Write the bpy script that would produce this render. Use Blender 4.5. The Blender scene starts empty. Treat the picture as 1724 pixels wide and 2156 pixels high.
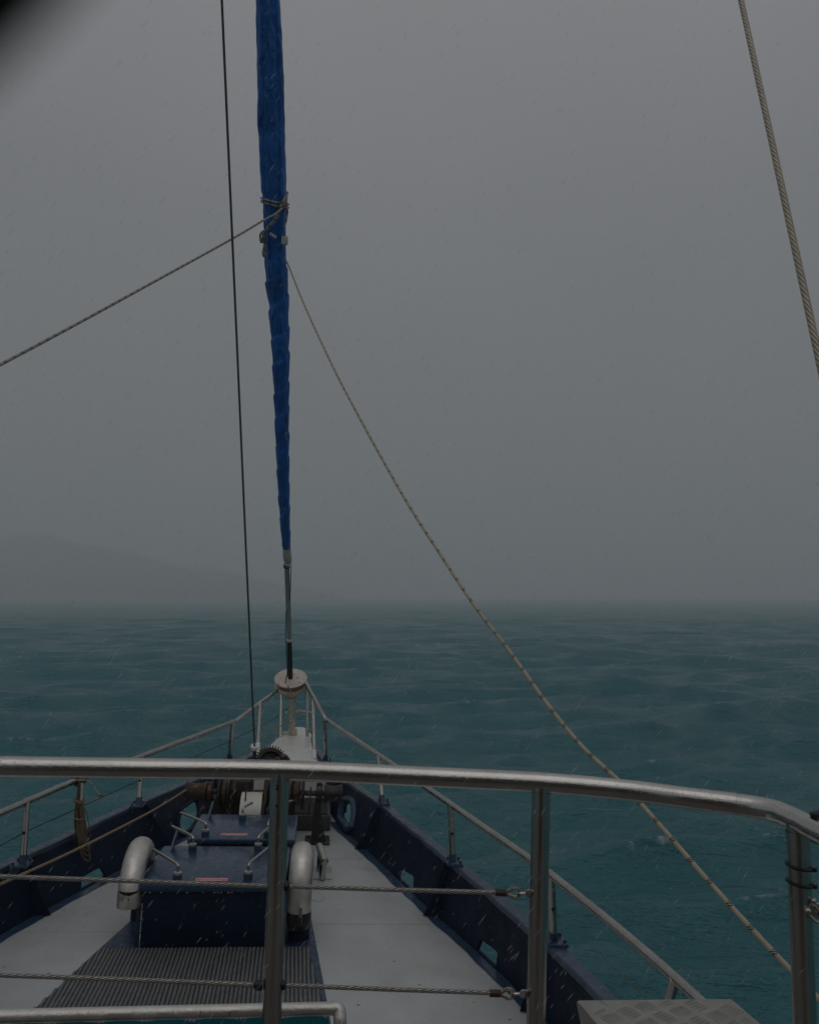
import bpy, math, random
import numpy as np
from mathutils import Vector, Matrix, geometry
random.seed(7); rng = np.random.default_rng(7)
R = math.radians
S = bpy.context.scene
COL = S.collection

# ------------------------------------------------------------------ camera, sky, sun, exposure
EYE = Vector((0, 0, 4.6))                 # camera, metres above the sea
FPX, CX, CY = 1724.0, 862.0, 1078.0       # photo measured on a 1724 x 2156 grid
PITCH = math.atan(180 / FPX)
cam_d = bpy.data.cameras.new("camera"); cam = bpy.data.objects.new("camera", cam_d); COL.objects.link(cam)
cam.location = EYE; cam.rotation_euler = (R(90) + PITCH, 0, 0)
cam_d.sensor_fit = 'HORIZONTAL'; cam_d.sensor_width = 36; cam_d.lens = 36.0
cam_d.clip_start = 0.01; cam_d.clip_end = 20000
cam_d.dof.use_dof = True; cam_d.dof.focus_distance = 5.0; cam_d.dof.aperture_fstop = 36.0 / 4.2
S.camera = cam
S.view_settings.view_transform = 'Standard'; S.view_settings.look = 'None'
S.view_settings.exposure = -0.95; S.view_settings.gamma = 1
S.cycles.use_denoising = True
S.cycles.max_bounces = 8; S.cycles.volume_bounces = 2; S.cycles.transparent_max_bounces = 8
S.cycles.sample_clamp_indirect = 3

SUN_EL, SUN_AZ = R(64), R(165)
w = bpy.data.worlds.new("World"); S.world = w; w.use_nodes = True
nt = w.node_tree; nt.nodes.clear()
out = nt.nodes.new('ShaderNodeOutputWorld'); bg = nt.nodes.new('ShaderNodeBackground')
sky = nt.nodes.new('ShaderNodeTexSky'); sky.sky_type = 'NISHITA'; sky.sun_disc = False
sky.sun_elevation = SUN_EL; sky.sun_rotation = SUN_AZ; sky.air_density = 2; sky.dust_density = 8
hsv = nt.nodes.new('ShaderNodeHueSaturation'); hsv.inputs['Saturation'].default_value = 0.0
mixw = nt.nodes.new('ShaderNodeMix'); mixw.data_type = 'RGBA'; mixw.inputs[0].default_value = 0.94
geo = nt.nodes.new('ShaderNodeNewGeometry'); sepw = nt.nodes.new('ShaderNodeSeparateXYZ')
rampw = nt.nodes.new('ShaderNodeValToRGB')
e = rampw.color_ramp.elements
e[0].position = 0.0; e[0].color = (3.55, 3.75, 3.9, 1)
e[1].position = 1.0; e[1].color = (7.6, 7.7, 8.0, 1)
e2 = rampw.color_ramp.elements.new(0.45); e2.color = (4.25, 4.32, 4.55, 1)
nzw = nt.nodes.new('ShaderNodeTexNoise'); nzw.inputs['Scale'].default_value = 1.7; nzw.inputs['Detail'].default_value = 3
mpw = nt.nodes.new('ShaderNodeMapRange'); mpw.inputs[3].default_value = 0.82; mpw.inputs[4].default_value = 1.18
mulw = nt.nodes.new('ShaderNodeMix'); mulw.data_type = 'RGBA'; mulw.blend_type = 'MULTIPLY'; mulw.inputs[0].default_value = 1
tcw = nt.nodes.new('ShaderNodeTexCoord')
nt.links.new(tcw.outputs['Generated'], sepw.inputs[0]); nt.links.new(sepw.outputs[2], rampw.inputs[0])
nt.links.new(tcw.outputs['Generated'], nzw.inputs['Vector']); nt.links.new(nzw.outputs[0], mpw.inputs[0])
nt.links.new(rampw.outputs[0], mulw.inputs[6]); nt.links.new(mpw.outputs[0], mulw.inputs[7])
nt.links.new(sky.outputs[0], hsv.inputs['Color']); nt.links.new(hsv.outputs[0], mixw.inputs[6])
nt.links.new(mulw.outputs[2], mixw.inputs[7]); nt.links.new(mixw.outputs[2], bg.inputs[0])
bg.inputs[1].default_value = 0.085
nt.links.new(bg.outputs[0], out.inputs[0])

sd = bpy.data.lights.new("sun", 'SUN'); sun = bpy.data.objects.new("sun", sd); COL.objects.link(sun)
sd.energy = 0.5; sd.angle = R(60); sd.color = (1, .97, .93)
sun.rotation_euler = (R(90) - SUN_EL, 0, -SUN_AZ + R(180)); sun.location = (0, 0, 60)

# ------------------------------------------------------------------ boat frame and measuring helpers
HEYE = 2.6                                 # eye above the fore deck, boat z = 0 on that deck
YAW, ROLL = -math.atan((680 - CX) / FPX), 0.04
RB = Matrix.Rotation(YAW, 3, 'Z') @ Matrix.Rotation(ROLL, 3, 'Y')
E0 = Vector((0, 0, HEYE))
BOAT = Matrix.Translation(EYE) @ RB.to_4x4() @ Matrix.Translation(-E0)
def ray(px, py):
    x, z = (px - CX) / FPX, -(py - CY) / FPX
    c, s = math.cos(PITCH), math.sin(PITCH)
    return RB.transposed() @ Vector((x, c - z * s, s + z * c))
def on(px, py, z):
    r = ray(px, py); t = (z - HEYE) / r.z; return E0 + r * t
def dep(px, py, Y):
    r = ray(px, py); return E0 + r * (Y / r.y)
def proj(p):
    q = RB @ (Vector(p) - E0); c, s = math.cos(PITCH), math.sin(PITCH)
    y = q.y * c + q.z * s; z = -q.y * s + q.z * c
    return CX + FPX * q.x / y, CY - FPX * z / y, y
def V(*a): return Vector(a)
def lerp(a, b, t): return a + (b - a) * t
def interp(x, xs, ys): return float(np.interp(x, xs, ys))
def smooth(pts, n=8):                      # Catmull-Rom through pts
    P = [Vector(p) for p in pts]; P = [P[0] * 2 - P[1]] + P + [P[-1] * 2 - P[-2]]; o = []
    for i in range(1, len(P) - 2):
        for k in range(n):
            t = k / n; a, b, c, d = P[i - 1:i + 3]
            o.append(0.5 * ((2 * b) + (c - a) * t + (2 * a - 5 * b + 4 * c - d) * t * t + (3 * b - a - 3 * c + d) * t ** 3))
    o.append(P[-2]); return o

# ------------------------------------------------------------------ mesh builder
class MB:
    def __init__(s): s.v = []; s.f = []; s.uv = {}; s.sm = []
    def add(s, vs, fs, smooth=False, uvs=None):
        b = len(s.v); s.v += [Vector(x) for x in vs]
        for k, f in enumerate(fs):
            if uvs: s.uv[len(s.f)] = uvs[k]
            s.f.append([i + b for i in f]); s.sm.append(smooth)
        return s
    def box(s, c, d, rot=None, taper=1.0):
        c = Vector(c); M = rot or Matrix.Identity(3); vs = []
        for z in (-.5, .5):
            k = taper if z > 0 else 1
            for x, y in ((-.5, -.5), (.5, -.5), (.5, .5), (-.5, .5)):
                vs.append(c + M @ Vector((x * d[0] * k, y * d[1] * k, z * d[2])))
        return s.add(vs, [(3, 2, 1, 0), (4, 5, 6, 7), (0, 1, 5, 4), (1, 2, 6, 5), (2, 3, 7, 6), (3, 0, 4, 7)])
    def bbox(s, c, d, bv=.006, rot=None):  # box with rounded edges (three stacked insets)
        c = Vector(c); M = rot or Matrix.Identity(3); vs = []; rings = []
        hx, hy, hz = d[0] / 2, d[1] / 2, d[2] / 2
        def ring(ins, z):
            o = []
            for sx, sy in ((-1, -1), (1, -1), (1, 1), (-1, 1)):
                cx_, cy_ = sx * (hx - bv), sy * (hy - bv)
                a0 = math.atan2(sy, sx)
                for da in (-R(45), -R(15), R(15), R(45)):
                    rr = bv - ins
                    o.append(c + M @ Vector((cx_ + rr * math.cos(a0 + da), cy_ + rr * math.sin(a0 + da), z)))
            return o
        prof = [(bv, -hz), (bv * .3, -hz + bv * .3), (0, -hz + bv), (0, hz - bv), (bv * .3, hz - bv * .3), (bv, hz)]
        for ins, z in prof: rings.append(ring(ins * .999, z))
        n = 16; vs = [p for r_ in rings for p in r_]; fs = []
        for i in range(len(rings) - 1):
            for k in range(n): fs.append((i * n + k, i * n + (k + 1) % n, (i + 1) * n + (k + 1) % n, (i + 1) * n + k))
        fs.append(list(range(n))[::-1]); fs.append([(len(rings) - 1) * n + k for k in range(n)])
        return s.add(vs, fs)
    def tube(s, pts, r, seg=12, caps=True, closed=False, ov=None):
        P = [Vector(p) for p in pts]; n = len(P)
        rs = r if isinstance(r, (list, tuple, np.ndarray)) else [r] * n
        T = []
        for i in range(n):
            if closed: t = P[(i + 1) % n] - P[i - 1]
            else: t = P[min(i + 1, n - 1)] - P[max(i - 1, 0)]
            T.append(t.normalized())
        up = Vector((0, 0, 1)) if abs(T[0].z) < .9 else Vector((1, 0, 0))
        N = (up - T[0] * up.dot(T[0])).normalized(); vs = []; L = 0; Ls = []
        for i in range(n):
            if i: L += (P[i] - P[i - 1]).length
            Ls.append(L)
            N = (N - T[i] * N.dot(T[i])).normalized(); Bn = T[i].cross(N)
            for k in range(seg):
                a = 2 * math.pi * k / seg
                vs.append(P[i] + (N * math.cos(a) + Bn * math.sin(a)) * rs[i])
        fs = []; uv = []
        m = n if closed else n - 1
        for i in range(m):
            j = (i + 1) % n
            for k in range(seg):
                k2 = (k + 1) % seg
                fs.append((i * seg + k, i * seg + k2, j * seg + k2, j * seg + k))
                l2 = Ls[j] if j else L + (P[0] - P[-1]).length
                uv.append(((k / seg, Ls[i]), ((k + 1) / seg, Ls[i]), ((k + 1) / seg, l2), (k / seg, l2)))
        s.add(vs, fs, True, uv)
        if caps and not closed:
            b = len(s.v) - len(vs)
            s.f.append([b + k for k in range(seg)][::-1]); s.sm.append(False)
            s.f.append([b + (n - 1) * seg + k for k in range(seg)]); s.sm.append(False)
        return s
    def lathe(s, prof, o, axis=(0, 0, 1), seg=32):   # prof = (radius, height) along axis
        ax = Vector(axis).normalized(); up = Vector((0, 0, 1)) if abs(ax.z) < .9 else Vector((1, 0, 0))
        N = (up - ax * up.dot(ax)).normalized(); Bn = ax.cross(N); o = Vector(o); vs = []; n = len(prof)
        for r_, h in prof:
            for k in range(seg):
                a = 2 * math.pi * k / seg
                vs.append(o + ax * h + (N * math.cos(a) + Bn * math.sin(a)) * max(r_, 1e-5))
        fs = [(i * seg + k, i * seg + (k + 1) % seg, (i + 1) * seg + (k + 1) % seg, (i + 1) * seg + k) for i in range(n - 1) for k in range(seg)]
        # keep crisp profile corners
        return s.add(vs, fs, True)
    def prism(s, poly, d):                            # planar polygon extruded by vector d
        P = [Vector(p) for p in poly]; d = Vector(d); n = len(P)
        return s.add(P + [p + d for p in P], [list(range(n))[::-1], [n + k for k in range(n)]] +
                     [(k, (k + 1) % n, n + (k + 1) % n, n + k) for k in range(n)])
    def ball(s, c, r, seg=10, sq=(1, 1, 1)):
        c = Vector(c); vs = []; fs = []; m = seg // 2
        for i in range(m + 1):
            a = math.pi * i / m
            for k in range(seg):
                b = 2 * math.pi * k / seg
                vs.append(c + Vector((math.sin(a) * math.cos(b) * r * sq[0], math.sin(a) * math.sin(b) * r * sq[1], math.cos(a) * r * sq[2])))
        for i in range(m):
            for k in range(seg): fs.append((i * seg + k, (i + 1) * seg + k, (i + 1) * seg + (k + 1) % seg, i * seg + (k + 1) % seg))
        return s.add(vs, fs, True)

BASE = {}
def build(name, mb, mat, parent=None, loc=None, auto=True, world=False):
    me = bpy.data.meshes.new(name); o = bpy.data.objects.new(name, me); COL.objects.link(o)
    base = BASE[parent.name] if parent else Vector(loc if loc is not None else sum(mb.v, Vector()) / len(mb.v))
    BASE[o.name] = base
    me.from_pydata([v - base for v in mb.v], [], mb.f)
    me.polygons.foreach_set('use_smooth', mb.sm)
    if mb.uv:
        ul = me.uv_layers.new(name="uv")
        for fi, uvs in mb.uv.items():
            p = me.polygons[fi]
            for k, li in enumerate(p.loop_indices): ul.data[li].uv = uvs[k]
    me.materials.append(mat)
    if auto: me.set_sharp_from_angle(angle=R(38))
    if parent: o.parent = parent
    else: o.matrix_world = Matrix.Translation(base) if world else BOAT @ Matrix.Translation(base)
    return o
def thing(name, label, cat, loc, group=None):
    o = bpy.data.objects.new(name, None); COL.objects.link(o); o.empty_display_size = .1
    BASE[o.name] = Vector(loc); o.matrix_world = BOAT @ Matrix.Translation(Vector(loc))
    o['label'] = label; o['category'] = cat
    if group: o['group'] = group
    return o
def tag(o, label, cat, group=None):
    o['label'] = label; o['category'] = cat
    if group: o['group'] = group
    return o

# ------------------------------------------------------------------ materials
def mat(name, c1, c2=None, rough=.5, metal=0, scale=6, bump=0, bscale=60, r2=None, coat=0, detail=5, extra=None, wet=0, spec=.5):
    m = bpy.data.materials.new(name); m.use_nodes = True; t = m.node_tree; N = t.nodes; L = t.links
    p = N['Principled BSDF']; c2 = c2 or c1
    tc = N.new('ShaderNodeTexCoord'); nz = N.new('ShaderNodeTexNoise')
    nz.inputs['Scale'].default_value = scale; nz.inputs['Detail'].default_value = detail; nz.inputs['Roughness'].default_value = .65
    L.new(tc.outputs['Object'], nz.inputs['Vector'])
    cr = N.new('ShaderNodeValToRGB'); cr.color_ramp.elements[0].position = .35; cr.color_ramp.elements[1].position = .65
    cr.color_ramp.elements[0].color = (*c1, 1); cr.color_ramp.elements[1].color = (*c2, 1)
    L.new(nz.outputs[0], cr.inputs[0]); L.new(cr.outputs[0], p.inputs['Base Color'])
    p.inputs['Metallic'].default_value = metal; p.inputs['Roughness'].default_value = rough
    p.inputs['Specular IOR Level'].default_value = spec
    if r2 is not None:
        mr = N.new('ShaderNodeMapRange'); n2 = N.new('ShaderNodeTexNoise'); n2.inputs['Scale'].default_value = scale * 2.3; n2.inputs['Detail'].default_value = 4
        L.new(tc.outputs['Object'], n2.inputs['Vector']); L.new(n2.outputs[0], mr.inputs[0])
        mr.inputs[1].default_value = .35; mr.inputs[2].default_value = .65
        mr.inputs[3].default_value = rough; mr.inputs[4].default_value = r2; L.new(mr.outputs[0], p.inputs['Roughness'])
    p.inputs['Coat Weight'].default_value = coat; p.inputs['Coat Roughness'].default_value = .08
    hgt = None
    if bump:
        b = N.new('ShaderNodeBump'); n3 = N.new('ShaderNodeTexNoise'); n3.inputs['Scale'].default_value = bscale; n3.inputs['Detail'].default_value = 6
        L.new(tc.outputs['Object'], n3.inputs['Vector']); L.new(n3.outputs[0], b.inputs['Height'])
        b.inputs['Strength'].default_value = bump; b.inputs['Distance'].default_value = .004
        L.new(b.outputs[0], p.inputs['Normal']); hgt = b
    if wet:   # standing drops: small voronoi domes
        vo = N.new('ShaderNodeTexVoronoi'); vo.inputs['Scale'].default_value = wet; L.new(tc.outputs['Object'], vo.inputs['Vector'])
        mr = N.new('ShaderNodeMapRange'); mr.inputs[1].default_value = 0; mr.inputs[2].default_value = .38; mr.inputs[3].default_value = 1; mr.inputs[4].default_value = 0
        L.new(vo.outputs['Distance'], mr.inputs[0])
        b2 = N.new('ShaderNodeBump'); b2.inputs['Strength'].default_value = .2; b2.inputs['Distance'].default_value = .0025
        L.new(mr.outputs[0], b2.inputs['Height'])
        if hgt: L.new(hgt.outputs[0], b2.inputs['Normal'])
        L.new(b2.outputs[0], p.inputs['Normal'])
    if extra: extra(m, N, L, p, tc, cr)
    return m
def streaks(col, thr=.62, sc=(30, 30, 3), amt=.8):
    def f(m, N, L, p, tc, cr):
        mp = N.new('ShaderNodeMapping'); mp.inputs['Scale'].default_value = sc
        n = N.new('ShaderNodeTexNoise'); n.inputs['Scale'].default_value = 1; n.inputs['Detail'].default_value = 6
        L.new(tc.outputs['Object'], mp.inputs[0]); L.new(mp.outputs[0], n.inputs['Vector'])
        mr = N.new('ShaderNodeMapRange'); mr.inputs[1].default_value = thr; mr.inputs[2].default_value = thr + .08; mr.inputs[4].default_value = amt
        L.new(n.outputs[0], mr.inputs[0])
        mx = N.new('ShaderNodeMix'); mx.data_type = 'RGBA'; L.new(mr.outputs[0], mx.inputs[0])
        L.new(cr.outputs[0], mx.inputs[6]); mx.inputs[7].default_value = (*col, 1); L.new(mx.outputs[2], p.inputs['Base Color'])
    return f
def rope_mat(name, c1, c2, turns, lay, dark, fleck=None, metal=0, rough=.7, gap=.35, bstr=.8):
    m = bpy.data.materials.new(name); m.use_nodes = True; N = m.node_tree.nodes; L = m.node_tree.links; p = N['Principled BSDF']
    uv = N.new('ShaderNodeUVMap'); sp = N.new('ShaderNodeSeparateXYZ'); L.new(uv.outputs[0], sp.inputs[0])
    def math_(op, a, b=None, v=None):
        n = N.new('ShaderNodeMath'); n.operation = op
        L.new(a, n.inputs[0])
        if b is not None: L.new(b, n.inputs[1])
        if v is not None: n.inputs[1].default_value = v
        return n.outputs[0]
    a = math_('MULTIPLY', sp.outputs[0], v=turns); b = math_('MULTIPLY', sp.outputs[1], v=1 / lay)
    ph = math_('ADD', a, b); fr = math_('FRACT', ph); d = math_('ABSOLUTE', math_('SUBTRACT', fr, v=.5))   # 0 centre .. .5 gap
    mr = N.new('ShaderNodeMapRange'); L.new(d, mr.inputs[0]); mr.inputs[1].default_value = .5 - gap * .5; mr.inputs[2].default_value = .5
    tc = N.new('ShaderNodeTexCoord'); nz = N.new('ShaderNodeTexNoise'); nz.inputs['Scale'].default_value = 40; nz.inputs['Detail'].default_value = 4
    L.new(tc.outputs['Object'], nz.inputs['Vector'])
    cr = N.new('ShaderNodeValToRGB'); cr.color_ramp.elements[0].position = .35; cr.color_ramp.elements[1].position = .65
    cr.color_ramp.elements[0].color = (*c1, 1); cr.color_ramp.elements[1].color = (*c2, 1); L.new(nz.outputs[0], cr.inputs[0])
    mx = N.new('ShaderNodeMix'); mx.data_type = 'RGBA'; L.new(mr.outputs[0], mx.inputs[0]); L.new(cr.outputs[0], mx.inputs[6]); mx.inputs[7].default_value = (*dark, 1)
    last = mx.outputs[2]
    if fleck:   # dark tracer yarns that show at regular intervals
        per, wid, fcol = fleck
        g = math_('FRACT', math_('MULTIPLY', sp.outputs[1], v=1 / per)); g2 = math_('LESS_THAN', g, v=wid)
        h = math_('FRACT', math_('ADD', math_('MULTIPLY', sp.outputs[0], v=4), math_('MULTIPLY', sp.outputs[1], v=10 / per))); h2 = math_('LESS_THAN', h, v=.55)
        k = math_('MULTIPLY', g2, h2)
        m2 = N.new('ShaderNodeMix'); m2.data_type = 'RGBA'; L.new(k, m2.inputs[0]); L.new(last, m2.inputs[6]); m2.inputs[7].default_value = (*fcol, 1); last = m2.outputs[2]
    L.new(last, p.inputs['Base Color'])
    bp = N.new('ShaderNodeBump'); bp.invert = True; bp.inputs['Strength'].default_value = bstr; bp.inputs['Distance'].default_value = .003
    L.new(mr.outputs[0], bp.inputs['Height']); L.new(bp.outputs[0], p.inputs['Normal'])
    p.inputs['Metallic'].default_value = metal; p.inputs['Roughness'].default_value = rough
    return m

M = {}
M['steel'] = mat('brushed_steel', (.64, .615, .58), (.54, .515, .485), .13, 1, 7, .04, 180, r2=.21, wet=140)
M['steelp'] = mat('post_steel', (.56, .53, .49), (.48, .455, .42), .17, 1, 7, .04, 200, r2=.26)
M['steelfar'] = mat('rail_steel', (.50, .475, .44), (.40, .38, .35), .2, 1, 5, .04, 120, r2=.32)
M['steelvent'] = mat('vent_steel', (.74, .71, .66), (.60, .57, .52), .34, .9, 9, .3, 90, r2=.5, wet=70, extra=streaks((.13, .12, .11), .66, (60, 60, 12), .6))
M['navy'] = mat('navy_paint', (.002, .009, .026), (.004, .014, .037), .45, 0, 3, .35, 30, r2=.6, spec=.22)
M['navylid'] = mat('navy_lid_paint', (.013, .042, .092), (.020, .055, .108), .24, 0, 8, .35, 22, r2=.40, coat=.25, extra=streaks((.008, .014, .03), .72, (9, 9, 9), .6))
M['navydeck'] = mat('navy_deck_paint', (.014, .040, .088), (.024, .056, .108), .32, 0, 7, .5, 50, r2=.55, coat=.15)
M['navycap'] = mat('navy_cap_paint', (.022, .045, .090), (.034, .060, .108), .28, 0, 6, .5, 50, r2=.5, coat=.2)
M['updeck'] = mat('upper_deck_paint', (.085, .08, .072), (.12, .112, .10), .5, 0, 4)
M['reflblock'] = mat('reflection_block_tone', (.20, .18, .155), (.25, .23, .20), .5, 0, 4)  # tone of the added unseen block, picked for its reflection in the posts
M['mat2'] = mat('dark_ribbed_mat', (.025, .025, .025), (.045, .045, .043), .6, 0, 14, .4, 120, spec=.15)
M['black'] = mat('black_rubber', (.006, .006, .007), (.012, .012, .013), .4, 0, 10, .3, 60)
M['blackpaint'] = mat('black_paint', (.008, .008, .009), (.016, .014, .012), .4, 0, 10, .5, 40, extra=streaks((.07, .03, .014), .62, (14, 14, 14), .7))
M['rust'] = mat('rusty_iron', (.016, .011, .009), (.07, .034, .018), .42, 0, 18, 1, 30, r2=.7, extra=streaks((.26, .10, .035), .57, (24, 24, 24), .85))
M['darkiron'] = mat('dark_iron', (.010, .009, .009), (.024, .018, .014), .42, .2, 20, .9, 40, r2=.7)
M['white'] = mat('white_paint', (.66, .64, .60), (.76, .75, .72), .34, 0, 5, .35, 25, r2=.5, coat=.1, extra=streaks((.36, .27, .19), .66, (7, 7, 2.5), .45))
M['offwhite'] = mat('cream_paint', (.60, .57, .50), (.70, .67, .60), .4, 0, 9, .3, 25)
M['rustwhite'] = mat('rust_stained_white', (.56, .47, .38), (.66, .62, .54), .45, 0, 22, .5, 60, extra=streaks((.28, .11, .045), .53, (20, 20, 7), .85))
M['brass'] = mat('brass', (.42, .33, .10), (.28, .24, .09), .35, 1, 12)
M['drum'] = mat('drum_plate', (.50, .43, .36), (.62, .56, .49), .38, 0, 8, .3, 40, r2=.5, extra=streaks((.24, .13, .07), .56, (16, 16, 16), .65))
M['alu'] = mat('grey_aluminium', (.46, .46, .46), (.56, .56, .56), .4, .7, 9, .2, 60)
M['cord'] = mat('black_cord', (.008, .008, .008), None, .6)
M['red'] = mat('red_label', (.70, .035, .04), (.62, .035, .04), .35, 0, 20)
M['ink'] = mat('white_ink', (.8, .78, .76), None, .45)
M['teal'] = mat('teal_canvas', (.0, .14, .19), (.002, .17, .22), .75, 0, 5, .4, 300)
M['sailcloth'] = mat('white_cloth', (.44, .43, .39), (.56, .55, .50), .8, 0, 9, .4, 60)
M['hood'] = mat('black_fabric', (.004, .004, .004), None, .9)
M['wire'] = rope_mat('stainless_wire_rope', (.52, .50, .455), (.42, .395, .36), 6, .024, (.03, .028, .025), metal=.75, rough=.4, gap=.6, bstr=.9)
M['shroud'] = rope_mat('shroud_wire', (.50, .44, .34), (.40, .355, .28), 6, .022, (.09, .078, .058), metal=.6, rough=.42, gap=.5, bstr=.7)
M['stay'] = rope_mat('dark_stay_wire', (.16, .16, .135), (.10, .105, .09), 3, .05, (.008, .008, .007), metal=.3, rough=.5)
M['sheet'] = rope_mat('flecked_rope', (.60, .53, .40), (.50, .44, .33), 8, .02, (.34, .29, .21), fleck=(.10, .22, (.02, .022, .03)), gap=.5)
M['sheetgrey'] = rope_mat('grey_flecked_rope', (.52, .49, .42), (.40, .375, .32), 6, .03, (.18, .16, .14), fleck=(.09, .3, (.06, .035, .03)), gap=.5)
M['mooring'] = rope_mat('tan_rope', (.36, .26, .145), (.26, .19, .11), 3, .05, (.12, .08, .045), gap=.5)
M['hank'] = rope_mat('brown_rope', (.20, .145, .08), (.12, .085, .05), 3, .03, (.05, .035, .02), gap=.6)
M['thin'] = rope_mat('thin_line', (.20, .20, .12), (.14, .14, .09), 3, .03, (.05, .05, .035))
M['lifewire'] = mat('lifeline_wire', (.05, .055, .05), (.03, .033, .03), .5, .4, 9)

def grey_deck(m, N, L, p, tc, cr):
    n = N.new('ShaderNodeTexNoise'); n.inputs['Scale'].default_value = 1.3; n.inputs['Detail'].default_value = 8; n.inputs['Distortion'].default_value = 1.5
    L.new(tc.outputs['Object'], n.inputs['Vector'])
    mr = N.new('ShaderNodeMapRange'); mr.inputs[1].default_value = .4; mr.inputs[2].default_value = .7; mr.inputs[4].default_value = .5
    L.new(n.outputs[0], mr.inputs[0]); mx = N.new('ShaderNodeMix'); mx.data_type = 'RGBA'
    L.new(mr.outputs[0], mx.inputs[0]); L.new(cr.outputs[0], mx.inputs[6]); mx.inputs[7].default_value = (.39, .385, .36, 1)
    # scattered small rust specks
    vo = N.new('ShaderNodeTexVoronoi'); vo.inputs['Scale'].default_value = 5; L.new(tc.outputs['Object'], vo.inputs['Vector'])
    lt = N.new('ShaderNodeMath'); lt.operation = 'LESS_THAN'; lt.inputs[1].default_value = .06; L.new(vo.outputs['Distance'], lt.inputs[0])
    m2 = N.new('ShaderNodeMix'); m2.data_type = 'RGBA'; L.new(lt.outputs[0], m2.inputs[0]); L.new(mx.outputs[2], m2.inputs[6]); m2.inputs[7].default_value = (.2, .17, .14, 1)
    L.new(m2.outputs[2], p.inputs['Base Color'])
M['deck'] = mat('grey_deck_paint', (.42, .44, .445), (.50, .515, .52), .16, 0, 1.1, .35, 70, r2=.52, extra=grey_deck)

def mat_fabric():
    m = mat('blue_sailcloth', (.004, .19, .68), (.002, .12, .44), .62, 0, 3, .0)
    N = m.node_tree.nodes; L = m.node_tree.links; p = N['Principled BSDF']
    uv = N.new('ShaderNodeUVMap')
    mp = N.new('ShaderNodeMapping'); mp.inputs['Scale'].default_value = (6, 2.2, 1); mp.inputs['Rotation'].default_value = (0, 0, .25)
    n = N.new('ShaderNodeTexNoise'); n.inputs['Scale'].default_value = 1.6; n.inputs['Detail'].default_value = 7; n.inputs['Distortion'].default_value = .8
    L.new(uv.outputs[0], mp.inputs[0]); L.new(mp.outputs[0], n.inputs['Vector'])
    b = N.new('ShaderNodeBump'); b.inputs['Strength'].default_value = 1; b.inputs['Distance'].default_value = .12
    L.new(n.outputs[0], b.inputs['Height']); L.new(b.outputs[0], p.inputs['Normal'])
    p.inputs['Sheen Weight'].default_value = .1
    return m
M['blue'] = mat_fabric()

def mat_rib(name, axis, per):
    m = mat(name, (.115, .12, .125), (.16, .165, .165), .4, 0, 14, .4, 120, r2=.6)
    N = m.node_tree.nodes; L = m.node_tree.links; p = N['Principled BSDF']
    return m
M['mat'] = mat_rib('ribbed_mat', 0, .03)
M['matstep'] = mat('grey_grip_paint', (.06, .06, .058), (.09, .09, .085), .6, 0, 30, .8, 150)
M['matgap'] = mat('mat_groove', (.012, .013, .016), (.02, .021, .024), .5, 0, 9)
M['plate'] = mat('chequer_plate_aluminium', (.42, .41, .375), (.34, .33, .30), .42, .55, 12, .4, 60, r2=.5, wet=90)
M['rain'] = mat('rain_water', (.75, .8, .85), None, .1)
N = M['rain'].node_tree.nodes; N.clear(); L = M['rain'].node_tree.links
o_, a_, b_, c_, m1_, m2_ = [N.new('ShaderNode' + k) for k in ('OutputMaterial', 'BsdfDiffuse', 'BsdfTranslucent', 'BsdfTransparent', 'MixShader', 'MixShader')]
a_.inputs[0].default_value = b_.inputs[0].default_value = (.96, .98, 1, 1); m1_.inputs[0].default_value = .5; m2_.inputs[0].default_value = .6
L.new(a_.outputs[0], m1_.inputs[1]); L.new(b_.outputs[0], m1_.inputs[2]); L.new(m1_.outputs[0], m2_.inputs[1]); L.new(c_.outputs[0], m2_.inputs[2]); L.new(m2_.outputs[0], o_.inputs[0])
M['drop'] = mat('water_drop', (.9, .92, .93), None, .03); _p = M['drop'].node_tree.nodes['Principled BSDF']
_p.inputs['Transmission Weight'].default_value = .9; _p.inputs['IOR'].default_value = 1.33

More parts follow.
